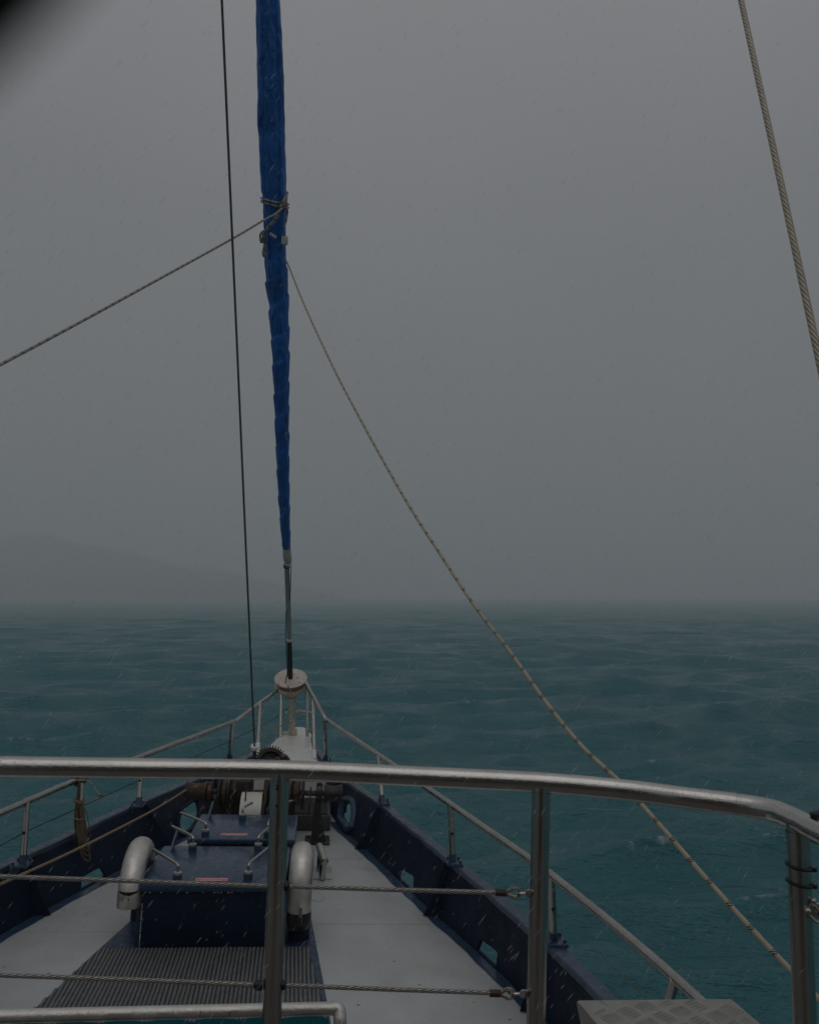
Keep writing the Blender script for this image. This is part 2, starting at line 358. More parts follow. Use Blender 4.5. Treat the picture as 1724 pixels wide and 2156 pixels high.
# ------------------------------------------------------------------ sea
def make_sea():
    rr = [0.6]
    while rr[-1] < 3400: rr.append(rr[-1] * 1.010)
    rr = np.array(rr); f = np.linspace(-R(48), R(48), 620, endpoint=False); rest = np.linspace(R(48), R(312), 150, endpoint=False)
    th = np.concatenate([f, rest]); nr, ntt = len(rr), len(th)
    Rr, Th = np.meshgrid(rr, th, indexing='ij'); X = Rr * np.sin(Th); Y = Rr * np.cos(Th)
    H = np.zeros_like(X); DX = np.zeros_like(X); DY = np.zeros_like(X); slope = np.zeros_like(X)
    sp = Rr * .010
    for i in range(130):
        lam = .7 * (9.5 / .7) ** rng.random()
        ang = R(82) + rng.normal() * R(20)        # direction of travel, towards the viewer's right hand
        k = 2 * math.pi / lam; A = .0082 * lam ** .72 * (.5 + rng.random())
        ph = rng.random() * 6.283; kx, ky = math.cos(ang) * k, -math.sin(ang) * k
        fade = np.clip((lam / sp - 2.0) / 1.6, 0, 1)
        a = kx * X + ky * Y + ph + .9 * np.sin(.11 * X + .6 * i) + .9 * np.sin(.09 * Y + i)
        H += A * fade * np.cos(a); DX -= .85 * A * fade * kx / k * np.sin(a); DY -= .85 * A * fade * ky / k * np.sin(a)
        slope += A * k * fade * np.cos(a)
    for i in range(34):                            # short steep wind chop with sharp crests
        lam = .9 * (4.5 / .9) ** rng.random(); ang = R(84) + rng.normal() * R(17); k = 2 * math.pi / lam; A = .0125 * lam * (.5 + rng.random())
        a = math.cos(ang) * k * X - math.sin(ang) * k * Y + rng.random() * 6.28 + 1.6 * np.sin(.21 * X + i) + 1.3 * np.sin(.17 * Y + .13 * X + 2 * i)
        env = .5 + .5 * np.sin(.31 * X * math.cos(i) + .27 * Y * math.sin(i) + i)
        H += A * env * np.clip((lam / sp - 1.8) / 1.2, 0, 1) * (.64 - np.abs(np.sin(a / 2)))
    X = X + DX; Y = Y + DY
    me = bpy.data.meshes.new('sea'); n = nr * ntt
    me.vertices.add(n + 1); co = np.stack([X, Y, H], -1).reshape(-1, 3); co = np.vstack([co, [[0, 0, 0]]])
    me.vertices.foreach_set('co', co.astype(np.float32).ravel())
    I = np.arange(nr - 1)[:, None] * ntt; J = np.arange(ntt)[None, :]; J2 = (J + 1) % ntt
    q = np.stack([I + J, I + ntt + J, I + ntt + J2, I + J2], -1).reshape(-1, 4)
    me.loops.add(q.size); me.loops.foreach_set('vertex_index', q.ravel().astype(np.int32))
    me.polygons.add(len(q)); me.polygons.foreach_set('loop_start', (np.arange(len(q)) * 4).astype(np.int32))
    me.polygons.foreach_set('use_smooth', np.ones(len(q), bool))
    me.update(calc_edges=True)
    if me.polygons[0].normal.z < 0: me.flip_normals()
    foam = np.clip((slope - np.quantile(slope[:, :620], .9985)) / .12, 0, 1)
    at = me.attributes.new('foam', 'FLOAT', 'POINT'); at.data.foreach_set('value', np.append(foam.ravel(), 0).astype(np.float32))
    o = bpy.data.objects.new('sea', me); COL.objects.link(o); o['kind'] = 'structure'
    m = bpy.data.materials.new('sea_water'); m.use_nodes = True; N = m.node_tree.nodes; L = m.node_tree.links; p = N['Principled BSDF']
    tc = N.new('ShaderNodeTexCoord'); nz = N.new('ShaderNodeTexNoise'); nz.inputs['Scale'].default_value = .05; nz.inputs['Detail'].default_value = 5
    L.new(tc.outputs['Object'], nz.inputs['Vector'])
    cr = N.new('ShaderNodeValToRGB'); cr.color_ramp.elements[0].position = .3; cr.color_ramp.elements[1].position = .7
    cr.color_ramp.elements[0].color = (.037, .160, .184, 1); cr.color_ramp.elements[1].color = (.048, .190, .214, 1); L.new(nz.outputs[0], cr.inputs[0])
    at_ = N.new('ShaderNodeAttribute'); at_.attribute_name = 'foam'
    fn = N.new('ShaderNodeTexNoise'); fn.inputs['Scale'].default_value = 5; fn.inputs['Detail'].default_value = 8; L.new(tc.outputs['Object'], fn.inputs['Vector'])
    fm = N.new('ShaderNodeMapRange'); fm.inputs[1].default_value = .45; fm.inputs[2].default_value = .62; L.new(fn.outputs[0], fm.inputs[0])
    mu = N.new('ShaderNodeMath'); mu.operation = 'MULTIPLY'; L.new(fm.outputs[0], mu.inputs[0]); L.new(at_.outputs['Fac'], mu.inputs[1])
    mx = N.new('ShaderNodeMix'); mx.data_type = 'RGBA'; L.new(mu.outputs[0], mx.inputs[0]); L.new(cr.outputs[0], mx.inputs[6]); mx.inputs[7].default_value = (.35, .42, .42, 1)
    L.new(mx.outputs[2], p.inputs['Base Color'])
    p.inputs['Roughness'].default_value = .22; p.inputs['IOR'].default_value = 1.33; p.inputs['Specular IOR Level'].default_value = .55
    last = None
    for sc, st, dist, det in ((.35, .35, .3, 4), (1.2, .9, .20, 7), (4.5, 1, .07, 6), (20, .9, .014, 3)):
        mp = N.new('ShaderNodeMapping'); mp.inputs['Scale'].default_value = (.38, 1.4, 1); mp.inputs['Rotation'].default_value = (0, 0, .12)
        L.new(tc.outputs['Object'], mp.inputs[0])
        n = N.new('ShaderNodeTexNoise'); n.inputs['Scale'].default_value = sc; n.inputs['Detail'].default_value = det; n.inputs['Roughness'].default_value = .6
        L.new(mp.outputs[0], n.inputs['Vector'])
        b = N.new('ShaderNodeBump'); b.inputs['Strength'].default_value = st; b.inputs['Distance'].default_value = dist * 2
        L.new(n.outputs[0], b.inputs['Height'])
        if last: L.new(last.outputs[0], b.inputs['Normal'])
        last = b
    L.new(last.outputs[0], p.inputs['Normal'])
    me.materials.append(m)
make_sea()

# faint island in the murk
def make_island():
    nx, ny = 90, 26; vs = []; fs = []
    cx, cy, W, D = -1000, 2060, 900, 400
    for j in range(ny):
        for i in range(nx):
            u, v = i / (nx - 1) * 2 - 1, j / (ny - 1) * 2 - 1
            ridge = max(0, 1 - abs(v) ** 1.6) * max(0, 1 - abs(u) ** 2.2)
            prof = .62 + .38 * math.cos((u - .05) * 2.6) + .07 * math.sin(u * 9 + 1) + .04 * math.sin(u * 23)
            h = 150 * ridge * prof + 3 * math.sin(i * 1.3) * math.sin(j * 1.7) * ridge - 2
            vs.append((cx + u * W, cy + v * D, h))
    for j in range(ny - 1):
        for i in range(nx - 1): fs.append((j * nx + i, j * nx + i + 1, (j + 1) * nx + i + 1, (j + 1) * nx + i))
    m = mat('island_scrub', (.03, .045, .03), (.06, .065, .045), .9, 0, .05)
    mb = MB().add(vs, fs, True); o = build('hill_island', mb, m, loc=(cx, cy, 0), auto=False, world=True); o['kind'] = 'structure'
make_island()

# ------------------------------------------------------------------ boat: hull, decks
CAPZ = .44
capR = ([2, 4, 4.69, 5.62, 6.69, 8.01, 9.03, 9.78, 10.7, 12.5, 13.4], [1.95, 1.76, 1.66, 1.50, 1.262, .945, .69, .46, .20, -.08, -.22])
capL = ([2, 4, 5.5, 6.755, 7.15, 8.63, 9.89, 10.7, 12.6, 13.4], [-3.0, -2.82, -2.62, -2.35, -2.235, -1.80, -1.362, -1.06, -.50, -.26])
basR = ([2, 4, 5.47, 6.15, 7.01, 8.79, 9.4, 9.75, 10.6, 12.5, 13.4], [1.86, 1.66, 1.43, 1.264, 1.0, .516, .331, .22, .10, -.12, -.23])
basL = ([2, 4, 5.5, 6.55, 7.07, 7.475, 8.035, 9, 9.75, 10.6, 12.6, 13.4], [-2.9, -2.66, -2.44, -2.21, -2.05, -1.888, -1.703, -1.35, -1.06, -.9, -.42, -.25])
def sm(c, Y):  # smoothed lookup of a hull curve
    return sum(interp(Y + d, *c) for d in (-.35, -.17, 0, .17, .35)) / 5
def wall_x(side, Y, z):
    b = sm(basR, Y) + .085 if side > 0 else sm(basL, Y) - .085
    c = sm(capR, Y) if side > 0 else sm(capL, Y)
    t = z / CAPZ
    return lerp(b, c, t)
YB = 13.35
boat = thing('boat', 'dark navy boat with grey painted fore deck and white raised bow deck', 'boat', (-.5, 6, 0))
mb = MB(); ys = [2.3 + i * .15 for i in range(60)]; ys = [y for y in ys if y < 10.35]
vs = []; fs = []
for y in ys:
    xl, xr = sm(basL, y) - .10, sm(basR, y) + .10
    vs += [(lerp(xl, xr, k / 8), y, 0) for k in range(9)]
for i in range(len(ys) - 1):
    for k in range(8): fs.append((i * 9 + k, i * 9 + k + 1, (i + 1) * 9 + k + 1, (i + 1) * 9 + k))
build('fore_deck', MB().add(vs, fs), M['deck'], boat)
# raised weld seams on the grey deck
for y0 in (6.9, 8.55): build('weld_seam', MB().box((sm(basR, y0) / 2 + .03, y0, .0015), (sm(basR, y0) - .08, .014, .0012)), M['deck'], boat)
build('weld_seam', MB().box((-1.75, 6.75, .0015), (.8, .014, .0012)), M['deck'], boat)
# waterway strips of navy paint along both sides
mb = MB()
for c, s in ((basR, 1), (basL, -1)):
    vs = []; n = 90
    for i in range(n + 1):
        y = 2.3 + i * (9.9 - 2.3) / n; x = sm(c, y); wob = .006 * math.sin(y * 7) + .004 * math.sin(y * 19)
        vs += [(x + wob * s, y, .005), (x + .09 * s, y, .006)]
    fs = [(2 * i, 2 * i + 1, 2 * i + 3, 2 * i + 2) if s > 0 else (2 * i + 1, 2 * i, 2 * i + 2, 2 * i + 3) for i in range(n)]
    mb.add(vs, fs)
build('waterway', mb, M['navydeck'], boat)
# hull sides going down to the sea
mb = MB()
for side in (1, -1):
    n = 60; vs = []
    for i in range(n + 1):
        y = 1.0 + i * (YB - 1.0) / n
        c = sm(capR if side > 0 else capL, y)
        mid = -.30
        flare = .03
        w0 = wall_x(side, max(y, 2.3), 0) + .022 * side
        for z, k in ((.012, 1.0), (-.15, .99), (-.6, .95), (-1.4, .88), (-2.6, .77)):
            vs.append((mid + (w0 - mid) * k, y + (0 if z > -.1 else z * .22 * max(0, (y - 9) / 4)), z))
    fs = []
    for i in range(n):
        for k in range(4):
            a = i * 5 + k; q = (a, a + 1, a + 6, a + 5); fs.append(q if side > 0 else q[::-1])
    mb.add(vs, fs, True)
build('hull_plating', mb, M['navy'], boat)
# white raised bow deck, with rounded edges and a lip
top = [(-1.02, 10.3), (-.80, 10.75), (-.62, 12.0), (-.56, 12.55), (-.47, 12.95), (-.36, 13.6), (-.31, 13.68), (-.21, 13.68), (-.165, 13.6), (-.06, 12.95), (-.075, 12.5), (.0, 11.35), (.055, 10.8), (.15, 10.3)]
mb = MB(); n = len(top)
cxm, cym = -.35, 11.9
def ring(k, z): return [(cxm + (x - cxm) * k, cym + (y - cym) * (k if y > 11 else 1), z) for x, y in top]
rings = [ring(1.0, -.1), ring(1.0, .485), ring(.995, .494), ring(.98, .5)]
vs = [p for r_ in rings for p in r_]; fs = [(i * n + (k + 1) % n, i * n + k, (i + 1) * n + k, (i + 1) * n + (k + 1) % n) for i in range(3) for k in range(n)]
fs.append([3 * n + k for k in range(n)][::-1])
build('bow_deck', MB().add(vs, fs), M['white'], boat)
for (x, y) in ((-.64, 11.5), (-.02, 11.55), (-.50, 12.3), (-.12, 12.35)): build('deck_lug', MB().bbox((x, y, .535), (.03, .12, .06), .006), M['rustwhite'], boat)
build('bow_step', MB().bbox((-.42, 9.92, .085), (1.27, .79, .17), .012), M['matstep'], boat)
# side filler decks between the white deck and the caps (navy)
mb = MB()
for c, s in ((capR, 1), (capL, -1)):
    vs = []; n = 30
    for i in range(n + 1):
        y = 10.3 + i * (13.3 - 10.3) / n; xo = sm(c, y); xi = -.35 + (xo + .35) * .55
        vs += [(xi, y, .40), (xo, y, .415)]
    mb.add(vs, [(2 * i, 2 * i + 1, 2 * i + 3, 2 * i + 2) if s > 0 else (2 * i + 1, 2 * i, 2 * i + 2, 2 * i + 3) for i in range(n)])
mb.box((-.45, 10.345, .2), (1.75, .03, .40))
build('side_deck', mb, M['navydeck'], boat)
# upper deck and front wall under the viewer, plus an added block behind
build('cabin_front', MB().box((-.5, 2.35, .5), (4.2, .05, .99)), M['white'], boat)
build('upper_deck', MB().box((-.5, .55, 1.02), (4.6, 4.6, .06)), M['updeck'], boat)
build('reflection_block', MB().bbox((-.5, -2.2, 2.15), (3.4, 2.4, 2.18), .03).bbox((-.5, -2.1, 3.28), (3.8, 3.0, .08), .02), M['reflblock'], boat)  # added out of view behind the camera to darken reflections in rail and posts
# navy painted field around hatch and mat (a paint sheet)
pts = [(-1.66, 4.6), (-1.618, 5.539), (-1.47, 6.43), (-1.30, 7.35), (-.25, 8.5), (0, 8.4), (.022, 7.224), (.166, 5.55), (.24, 4.6)]
pts = [(-1.80, 4.6), (-1.635, 5.539), (-1.49, 6.36), (-1.366, 6.996), (-1.25, 7.6), (-1.1, 8.5), (-.03, 8.5), (.022, 7.224), (.166, 5.55), (.24, 4.6)]
build('painted_field', MB().add([(x, y, .005) for x, y in pts], [list(range(len(pts)))[::-1][::-1]]), M['navydeck'], boat)

# bulwarks with freeing ports cut through
def hit_wall(side, px, py):
    best = None
    f0 = None
    for i in range(600):
        Y = 3.5 + i * .012; p = dep(px, py, Y); f1 = p.x - wall_x(side, Y, p.z)
        if f0 is not None and (f0 < 0) != (f1 < 0): return (Y, min(max(p.z, .0), CAPZ))
        f0 = f1
def bulwark(side, label, ports):
    yy0, yy1 = 2.3, YB
    t = thing('bulwark', label, 'bulwark', (wall_x(side, 7, 0), 7, 0), 'bulwarks along the deck edge')
    pts2 = []; edges = []; pl = []
    def add_loop(lp):
        b = len(pts2); pts2.extend(lp); edges.extend([(b + i, b + (i + 1) % len(lp)) for i in range(len(lp))])
    ny = 90
    outer = [(lerp(yy0, yy1, i / ny), 0) for i in range(ny + 1)] + [(lerp(yy1, yy0, i / ny), CAPZ) for i in range(ny + 1)]
    add_loop([Vector(p) for p in outer])
    for lp in ports:
        c = sum((Vector(p) for p in lp), Vector((0, 0))) / len(lp)
        P3 = smooth([(p[0], p[1], 0) for p in lp] + [(lp[0][0], lp[0][1], 0)], 5)[:-1]
        lp2 = [Vector((p.x, min(max(p.y, .02), CAPZ - .03))) for p in P3]; pl.append(lp2); add_loop(lp2)
    for i in range(1, ny):
        for z in (.11, .22, .33):
            q = Vector((lerp(yy0, yy1, i / ny), z))
            if all((q - a).length > .05 for lp in pl for a in lp): pts2.append(q)
    vv, ee, ff, *_ = geometry.delaunay_2d_cdt(pts2, edges, [], 0, 1e-5)
    def inside(p, lp):
        r_ = False
        for i in range(len(lp)):
            a, b = lp[i], lp[i - 1]
            if (a.y > p.y) != (b.y > p.y) and p.x < (b.x - a.x) * (p.y - a.y) / (b.y - a.y) + a.x: r_ = not r_
        return r_
    fs = []
    for f_ in ff:
        c = sum((Vector(vv[i]) for i in f_), Vector((0, 0))) / len(f_)
        if not any(inside(c, lp) for lp in pl): fs.append(list(f_))
    T = .022
    ins = [Vector((wall_x(side, p[0], p[1]), p[0], p[1])) for p in vv]
    ous = [p + Vector((T * side, 0, 0)) for p in ins]
    n = len(vv); cnt = {}
    for f_ in fs:
        for i in range(len(f_)):
            k = (f_[i], f_[(i + 1) % len(f_)]); cnt[k] = 1
    rim = [k for k in cnt if (k[1], k[0]) not in cnt]
    F = [f_ for f_ in fs] + [[i + n for i in f_][::-1] for f_ in fs] + [[k[1], k[0], k[0] + n, k[1] + n] for k in rim]
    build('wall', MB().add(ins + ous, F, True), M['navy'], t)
    # cap rail: flange outwards with a rounded lip
    path = []; N_ = 110; vs = []
    for i in range(N_ + 1):
        y = lerp(yy0, YB, i / N_); x = sm(capR if side > 0 else capL, y); wob = .004 * math.sin(y * 5.1) + .003 * math.sin(y * 13 + side)
        for dx, z in ((-.012, CAPZ - .03), (-.014, CAPZ + .004), (-.006, CAPZ + .012), (.085, CAPZ + .010), (.094, CAPZ + .002), (.094, CAPZ - .028)):
            vs.append((x + dx * side + wob, y, z))
    fs = []
    for i in range(N_):
        for k in range(5):
            a = i * 6 + k; q = (a, a + 1, a + 7, a + 6); fs.append(q[::-1] if side > 0 else q)
        a = i * 6; q = (a + 5, a, a + 6, a + 11); fs.append(q[::-1] if side > 0 else q)
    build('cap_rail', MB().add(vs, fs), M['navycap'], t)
    return t, pl
def port(side, L): return [q for q in (hit_wall(side, *p) for p in L) if q]
pR = [port(1, [(740, 1692), (746, 1700), (744, 1724), (737, 1741), (725, 1726), (722, 1716), (728, 1694), (733, 1689)]),
      port(1, [(845, 1831), (869, 1845), (871, 1858), (869, 1873), (858, 1870), (842, 1853), (840, 1846)]),
      port(1, [(1012, 1979), (1044, 2003), (1047, 2018), (1043, 2039), (1028, 2036), (1006, 2014), (1004, 2006)])]
pL = [port(-1, [(380, 1704), (405, 1687), (414, 1692), (417, 1712), (412, 1730), (397, 1748), (378, 1756), (374, 1730)]),
      port(-1, [(172, 1848), (205, 1829), (214, 1831), (222, 1848), (220, 1858), (196, 1870), (172, 1875)])]
pR += [[(4.75, .06), (4.4, .05), (4.32, .1), (4.35, .2), (4.7, .19), (4.8, .12)], [(3.3, .06), (3.0, .05), (2.9, .12), (2.95, .2), (3.3, .2)]]
pL += [[(5.55, .06), (5.2, .05), (5.12, .1), (5.15, .2), (5.5, .19), (5.6, .12)]]
bwR, plR = bulwark(1, 'navy bulwark with cut ports on the right side of the deck', pR)
bwL, plL = bulwark(-1, 'navy bulwark with cut ports on the left side of the deck', pL)
for t, side, lp, wd in ((bwR, 1, plR[0], .042), (bwL, -1, plL[0], .02)):
    c = sum(lp, Vector((0, 0))) / len(lp)
    ring_ = [Vector((wall_x(side, p.x, p.y) - .012 * side, p.x, p.y)) for p in [c + (q - c) * (1.30 if side > 0 else 1.06) for q in (lp[::4] if side > 0 else lp)]]
    build('fairlead_rim', MB().tube(ring_, wd, 10, closed=True), M['navydeck' if side > 0 else 'navy'], t)
# triangular stiffener brackets
def bracket(side, Y, t):
    z1 = CAPZ - .01; xc = wall_x(side, Y, z1); xb = (sm(basR, Y) if side > 0 else sm(basL, Y)) - .03 * side; xw = wall_x(side, Y, 0)
    poly = [(xb, Y, .008), (xw + .01 * side, Y, .008), (xc + .01 * side, Y, z1), (xc - .055 * side, Y, z1), (lerp(xb, xc - .05 * side, .5) + .01 * side, Y, z1 * .5)]
    build('stiffener', MB().prism(poly, (0, .014, 0)), M['navy'], t)
for Y in (8.85, 7.05, 5.45, 3.9): bracket(1, Y, bwR)
for Y in (8.85, 7.05, 5.45, 3.9): bracket(-1, Y, bwL)

# ------------------------------------------------------------------ ribbed mats
def ribbed(name, label, poly, z, dirv, per, cat='mat', mm='mat'):
    base = MB().prism([(x, y, z) for x, y in poly], (0, 0, .006))
    t = thing(name, label, cat, (sum(p[0] for p in poly) / len(poly), sum(p[1] for p in poly) / len(poly), z), 'ribbed rubber mats')
    build('backing', base, M['matgap'], t)
    d = Vector(dirv).normalized(); nrm = Vector((-d.y, d.x)); P = [Vector(p) for p in poly]
    cs = [p.dot(nrm) for p in P]; mb = MB(); c = min(cs) + per * .4; k = 0
    while c < max(cs):
        hits = []
        for i in range(len(P)):
            a, b = P[i - 1], P[i]; fa, fb = a.dot(nrm) - c, b.dot(nrm) - c
            if (fa < 0) != (fb < 0): hits.append((a + (b - a) * (fa / (fa - fb))).dot(d))
        if len(hits) >= 2:
            a, b = min(hits) + .003, max(hits) - .003
            if b - a > .02:
                n = max(2, int((b - a) / .04)); w_ = per * .385; vs = []
                for i in range(n + 1):
                    s_ = lerp(a, b, i / n); ww = w_ * (1 + .10 * math.sin(s_ * 60 + k * 2.1)); jog = .003 * math.sin(s_ * 2.3 + .8) + .0012 * math.sin(s_ * 9 + k)
                    for o_, h in ((-1, .007), (-.6, .013), (.6, .013), (1, .007)):
                        p = d * s_ + nrm * (c + jog + o_ * ww); vs.append((p.x, p.y, z + h))
                fs = [(i * 4 + j, (i + 1) * 4 + j, (i + 1) * 4 + j + 1, i * 4 + j + 1)[::-1] for i in range(n) for j in range(3)]
                fs += [(0, 1, 2, 3), (n * 4 + 3, n * 4 + 2, n * 4 + 1, n * 4)]
                mb.add(vs, fs)
        c += per; k += 1
    o = build('ribs', mb, M[mm], t); return t
ribbed('rubber_mat', 'long dark ribbed rubber mat with lengthwise grooves in front of the near hatch',
       [(-1.79, 4.62), (-1.628, 5.539), (-1.462, 6.40), (.025, 6.42), (.138, 5.55), (.21, 4.62)], .010, (-.035, 1), .028)
ribbed('rubber_mat', 'small dark ribbed rubber mat with crosswise grooves under the windlass',
       [(-1.0, 9.56), (.18, 9.56), (.17, 10.26), (-1.0, 10.26)], .175, (1, 0), .055, mm='mat2')

# ------------------------------------------------------------------ hatches
def text_mesh(s_, size):
    c = bpy.data.curves.new('t', 'FONT'); c.body = s_; c.size = size; c.align_x = 'CENTER'; c.align_y = 'CENTER'; c.extrude = .0004; c.space_line = .9
    o = bpy.data.objects.new('t', c); COL.objects.link(o)
    me = bpy.data.meshes.new_from_object(o.evaluated_get(bpy.context.evaluated_depsgraph_get())); COL.objects.unlink(o); bpy.data.objects.remove(o)
    return [v.co.copy() for v in me.vertices], [list(p.vertices) for p in me.polygons]
def hatch(label, x0, x1, y0, y1, zt, lid, inset, cors, lbl, flap):
    t = thing('deck_hatch', label, 'hatch', ((x0 + x1) / 2, (y0 + y1) / 2, 0), 'steel hatches on the fore deck')
    cxh, cyh = (x0 + x1) / 2, (y0 + y1) / 2
    build('coaming', MB().bbox((cxh, cyh, (zt - lid) / 2 + .003), (x1 - x0 - 2 * inset, y1 - y0 - 2 * inset, zt - lid - .002), .008), M['navy'], t)
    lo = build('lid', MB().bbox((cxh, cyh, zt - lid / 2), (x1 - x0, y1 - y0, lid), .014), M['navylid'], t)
    if y0 < 7:
        for k in range(16):
            z0 = random.uniform(.01, .38); l = random.uniform(.008, .05); sx = x0 + inset
            build('paint_chip', MB().box((sx + .001, y0 + inset + .001, z0), (.006 * random.uniform(.4, 1), .006, l)), M['white'], t)
        for k in range(10):
            build('paint_chip', MB().box((random.uniform(x0 + .05, x1 - .3), y0 + .002, zt - lid - .0005), (random.uniform(.004, .016), .005, .0018)), M['white'], t)
    for (bx, by), (ex, ey), dz in cors:
        hd = MB(); a = Vector((bx, by, zt)); b = Vector((ex, ey, zt + dz))
        d = (b - a); d.z = 0; d.normalize(); top_ = a + Vector((0, 0, .105))
        hd.tube(smooth([a + V(0, 0, .05), a + V(0, 0, .085), top_ + d * .02 + V(0, 0, .008), lerp(top_, b, .45) + V(0, 0, .008), b], 6), .0115, 10)
        h = build('dog_handle', hd, M['steelfar'], t)
        build('boss', MB().lathe([(0, 0), (.034, 0), (.034, .045), (.030, .05), (.0, .05)], a, seg=20), M['navydeck'], h)
        build('washer', MB().lathe([(0, .05), (.030, .05), (.030, .062), (.018, .066), (0, .066)], a, seg=20), M['alu'], h)
    lx, ly, lw, ld = lbl
    lb = build('warning_label', MB().box((lx, ly, zt + .0012), (lw, ld, .0016)), M['red'], t)
    vs, fs = text_mesh("To be kept closed at sea\nunless when in use", .026)
    wv = max(v.x for v in vs) - min(v.x for v in vs); hv = max(v.y for v in vs) - min(v.y for v in vs); k = lw * .90 / wv; ky = ld * .74 / hv
    mb = MB().add([(lx + v.x * k, ly + v.y * ky, zt + .0028 + v.z) for v in vs], fs)
    b_ = .003
    for dx, dy, sx, sy in ((0, ld / 2 - .003, lw - .004, b_), (0, -ld / 2 + .003, lw - .004, b_), (lw / 2 - .003, 0, b_, ld - .009), (-lw / 2 + .003, 0, b_, ld - .009)):
        mb.box((lx + dx, ly + dy, zt + .0026), (sx, sy, .0012))
    build('lettering', mb, M['ink'], lb)
    fx, fy = flap
    f_ = MB().prism([(fx - .012, fy - .05, zt + .001), (fx - .006, fy + .06, zt + .001), (fx + .02, fy + .09, zt + .13), (fx + .012, fy + .06, zt + .135)], (.016, 0, 0))
    build('hinge_lug', f_, M['navylid'], t)
    return t
def g(px, py, z=.47): p = on(px, py, z); return (p.x, p.y)
ha = on(415, 1852, .47); hb = on(477, 1852, .47)
hatch('larger near navy steel hatch with red label behind the ribbed mat', -1.222, -.165, 6.40, 7.33, .47, .062, .025,
      [(g(373, 1855), (-1.31, 6.95), .115), (g(522, 1853), (-.30, 6.99), .115), (g(405, 1793), (-1.19, 7.50), .11), (g(543, 1792), (-.33, 7.62), .11)],
      ((ha.x + hb.x) / 2, ha.y - .01, .235, .062), g(362, 1789))
ha = on(466, 1757, .47); hb = on(521, 1757, .47)
hatch('smaller far navy steel hatch with red label in front of the windlass', -1.062, -.13, 7.53, 8.36, .47, .05, .03,
      [(g(432, 1762), (-1.19, 7.93), .115), (g(470, 1722), (-.67, 8.60), .11) if False else (g(584, 1722), (-.20, 8.5), .1), (g(563, 1763), (-.36, 7.95), .115), (g(510, 1728), (-.58, 8.36), .11)],
      ((ha.x + hb.x) / 2, ha.y - .01, .232, .062), g(440, 1722))

# ------------------------------------------------------------------ swan-neck vents
def vent(label, foot, outlet, rad, zt, zo, pedestal, collar):
    f_, o_ = Vector((*foot, 0)), Vector((*outlet, 0)); t = thing('vent_pipe', label, 'vent', f_, 'swan neck vent pipes beside the near hatch')
    d = (o_ - f_).normalized(); Rb = (o_ - f_).length / 2; zc = zt - Rb - rad; c = (f_ + o_) / 2
    pts = [f_ + V(0, 0, zo + .02), f_ + V(0, 0, zc)]
    for i in range(1, 16): a = math.pi * i / 16; pts.append(c - d * Rb * math.cos(a) + V(0, 0, zc + Rb * math.sin(a)))
    pts += [o_ + V(0, 0, zc), o_ + V(0, 0, zo)]
    pts = [pts[0]] + pts[1:]
    p_ = build('pipe', MB().tube(pts, rad, 28, caps=False), M['steelvent'], t)
    mb = MB().tube([o_ + V(0, 0, zo + .0), o_ + V(0, 0, zo + .12)], rad - .006, 28)
    build('mouth', mb, M['black'], t) if not collar else None
    for i in (4, 8, 12): build('weld_ring', MB().tube([pts[i + 1], pts[i + 1] + (pts[i + 2] - pts[i + 1]).normalized() * .004], rad + .0015, 28, caps=False), M['steelvent'], t)
    build('standpipe', MB().tube([f_ + V(0, 0, .006), f_ + V(0, 0, zo + .03)], rad * .96, 24), M['navy'], t)
    if collar:
        build('rubber_collar', MB().lathe([(rad - .012, .13), (rad + .003, .125), (rad + .004, .06), (rad - .006, .02), (rad - .02, 0), (0, 0)], o_ + V(0, 0, zo - .125), seg=28), M['black'], t)
        lc = MB(); q = o_ - V(0, rad + .006, 0) + V(.012, 0, zo)
        lc.tube([q + V(-.008, 0, .04), q + V(-.008, -.004, -.06), q + V(0, -.006, -.075), q + V(.012, -.004, -.06), q + V(.010, 0, .04), q + V(-.008, 0, .04)], .0028, 6)
        lc.ball(q + V(0, 0, .055), .011); lc.box(q + V(.001, -.003, .01), (.02, .006, .05))
        build('latch_clip', lc, M['steelfar'], t)
    else:
        q = o_ + V(-.01, -rad, zo + .075)
        a_ = [q + V(.024 * math.cos(k), -.003, .022 * math.sin(k)) for k in [R(v) for v in range(-20, 210, 15)]]
        build('clip_ring', MB().tube(a_, .0035, 6), M['steelfar'], t)
    return t
VO = g(271, 1905, .31)
vent('steel swan neck vent pipe left of the near hatch, its mouth facing down', (-1.305, 7.0), VO, .086, .70, .30, None, False)
vent('steel swan neck vent pipe with black rubber collar right of the near hatch', (-.052, 6.83), (-.056, 6.46), .089, .70, .262, None, True)
build_ped = MB().bbox((-1.205, 6.52, .17), (.075, .11, .33), .006)
build('pedestal', build_ped, M['navydeck'], bpy.data.objects['vent_pipe'])
build('pedestal', MB().tube([V(-.052, 6.62, .006), V(-.052, 6.62, .25)], .083, 24), M['navy'], bpy.data.objects['vent_pipe.001'])

# ------------------------------------------------------------------ bollard on the right of the deck
t = thing('bollard', 'steel tee shaped bollard on a square base plate on the right of the deck', 'bollard', (.11, 8.08, 0))
build('base_plate', MB().bbox((.118, 8.12, .007), (.20, .36, .012), .004), M['deck'], t)
a, b = on(683, 1815, .20), on(672.5, 1783, .20)
for y in (.25, .72):
    p = lerp(a, b, y); build('post', MB().tube([V(p.x, p.y, .012), V(p.x, p.y, .19)], .030, 18), M['steelp'], t)
bar = build('crossbar', MB().tube([a, b], .036, 24), M['steelvent'], t)
build('end_cap', MB().lathe([(0, 0), (.032, 0), (.0375, .004), (.0375, .012)], a - (b - a).normalized() * .008, (b - a), 24), M['steelfar'], bar)
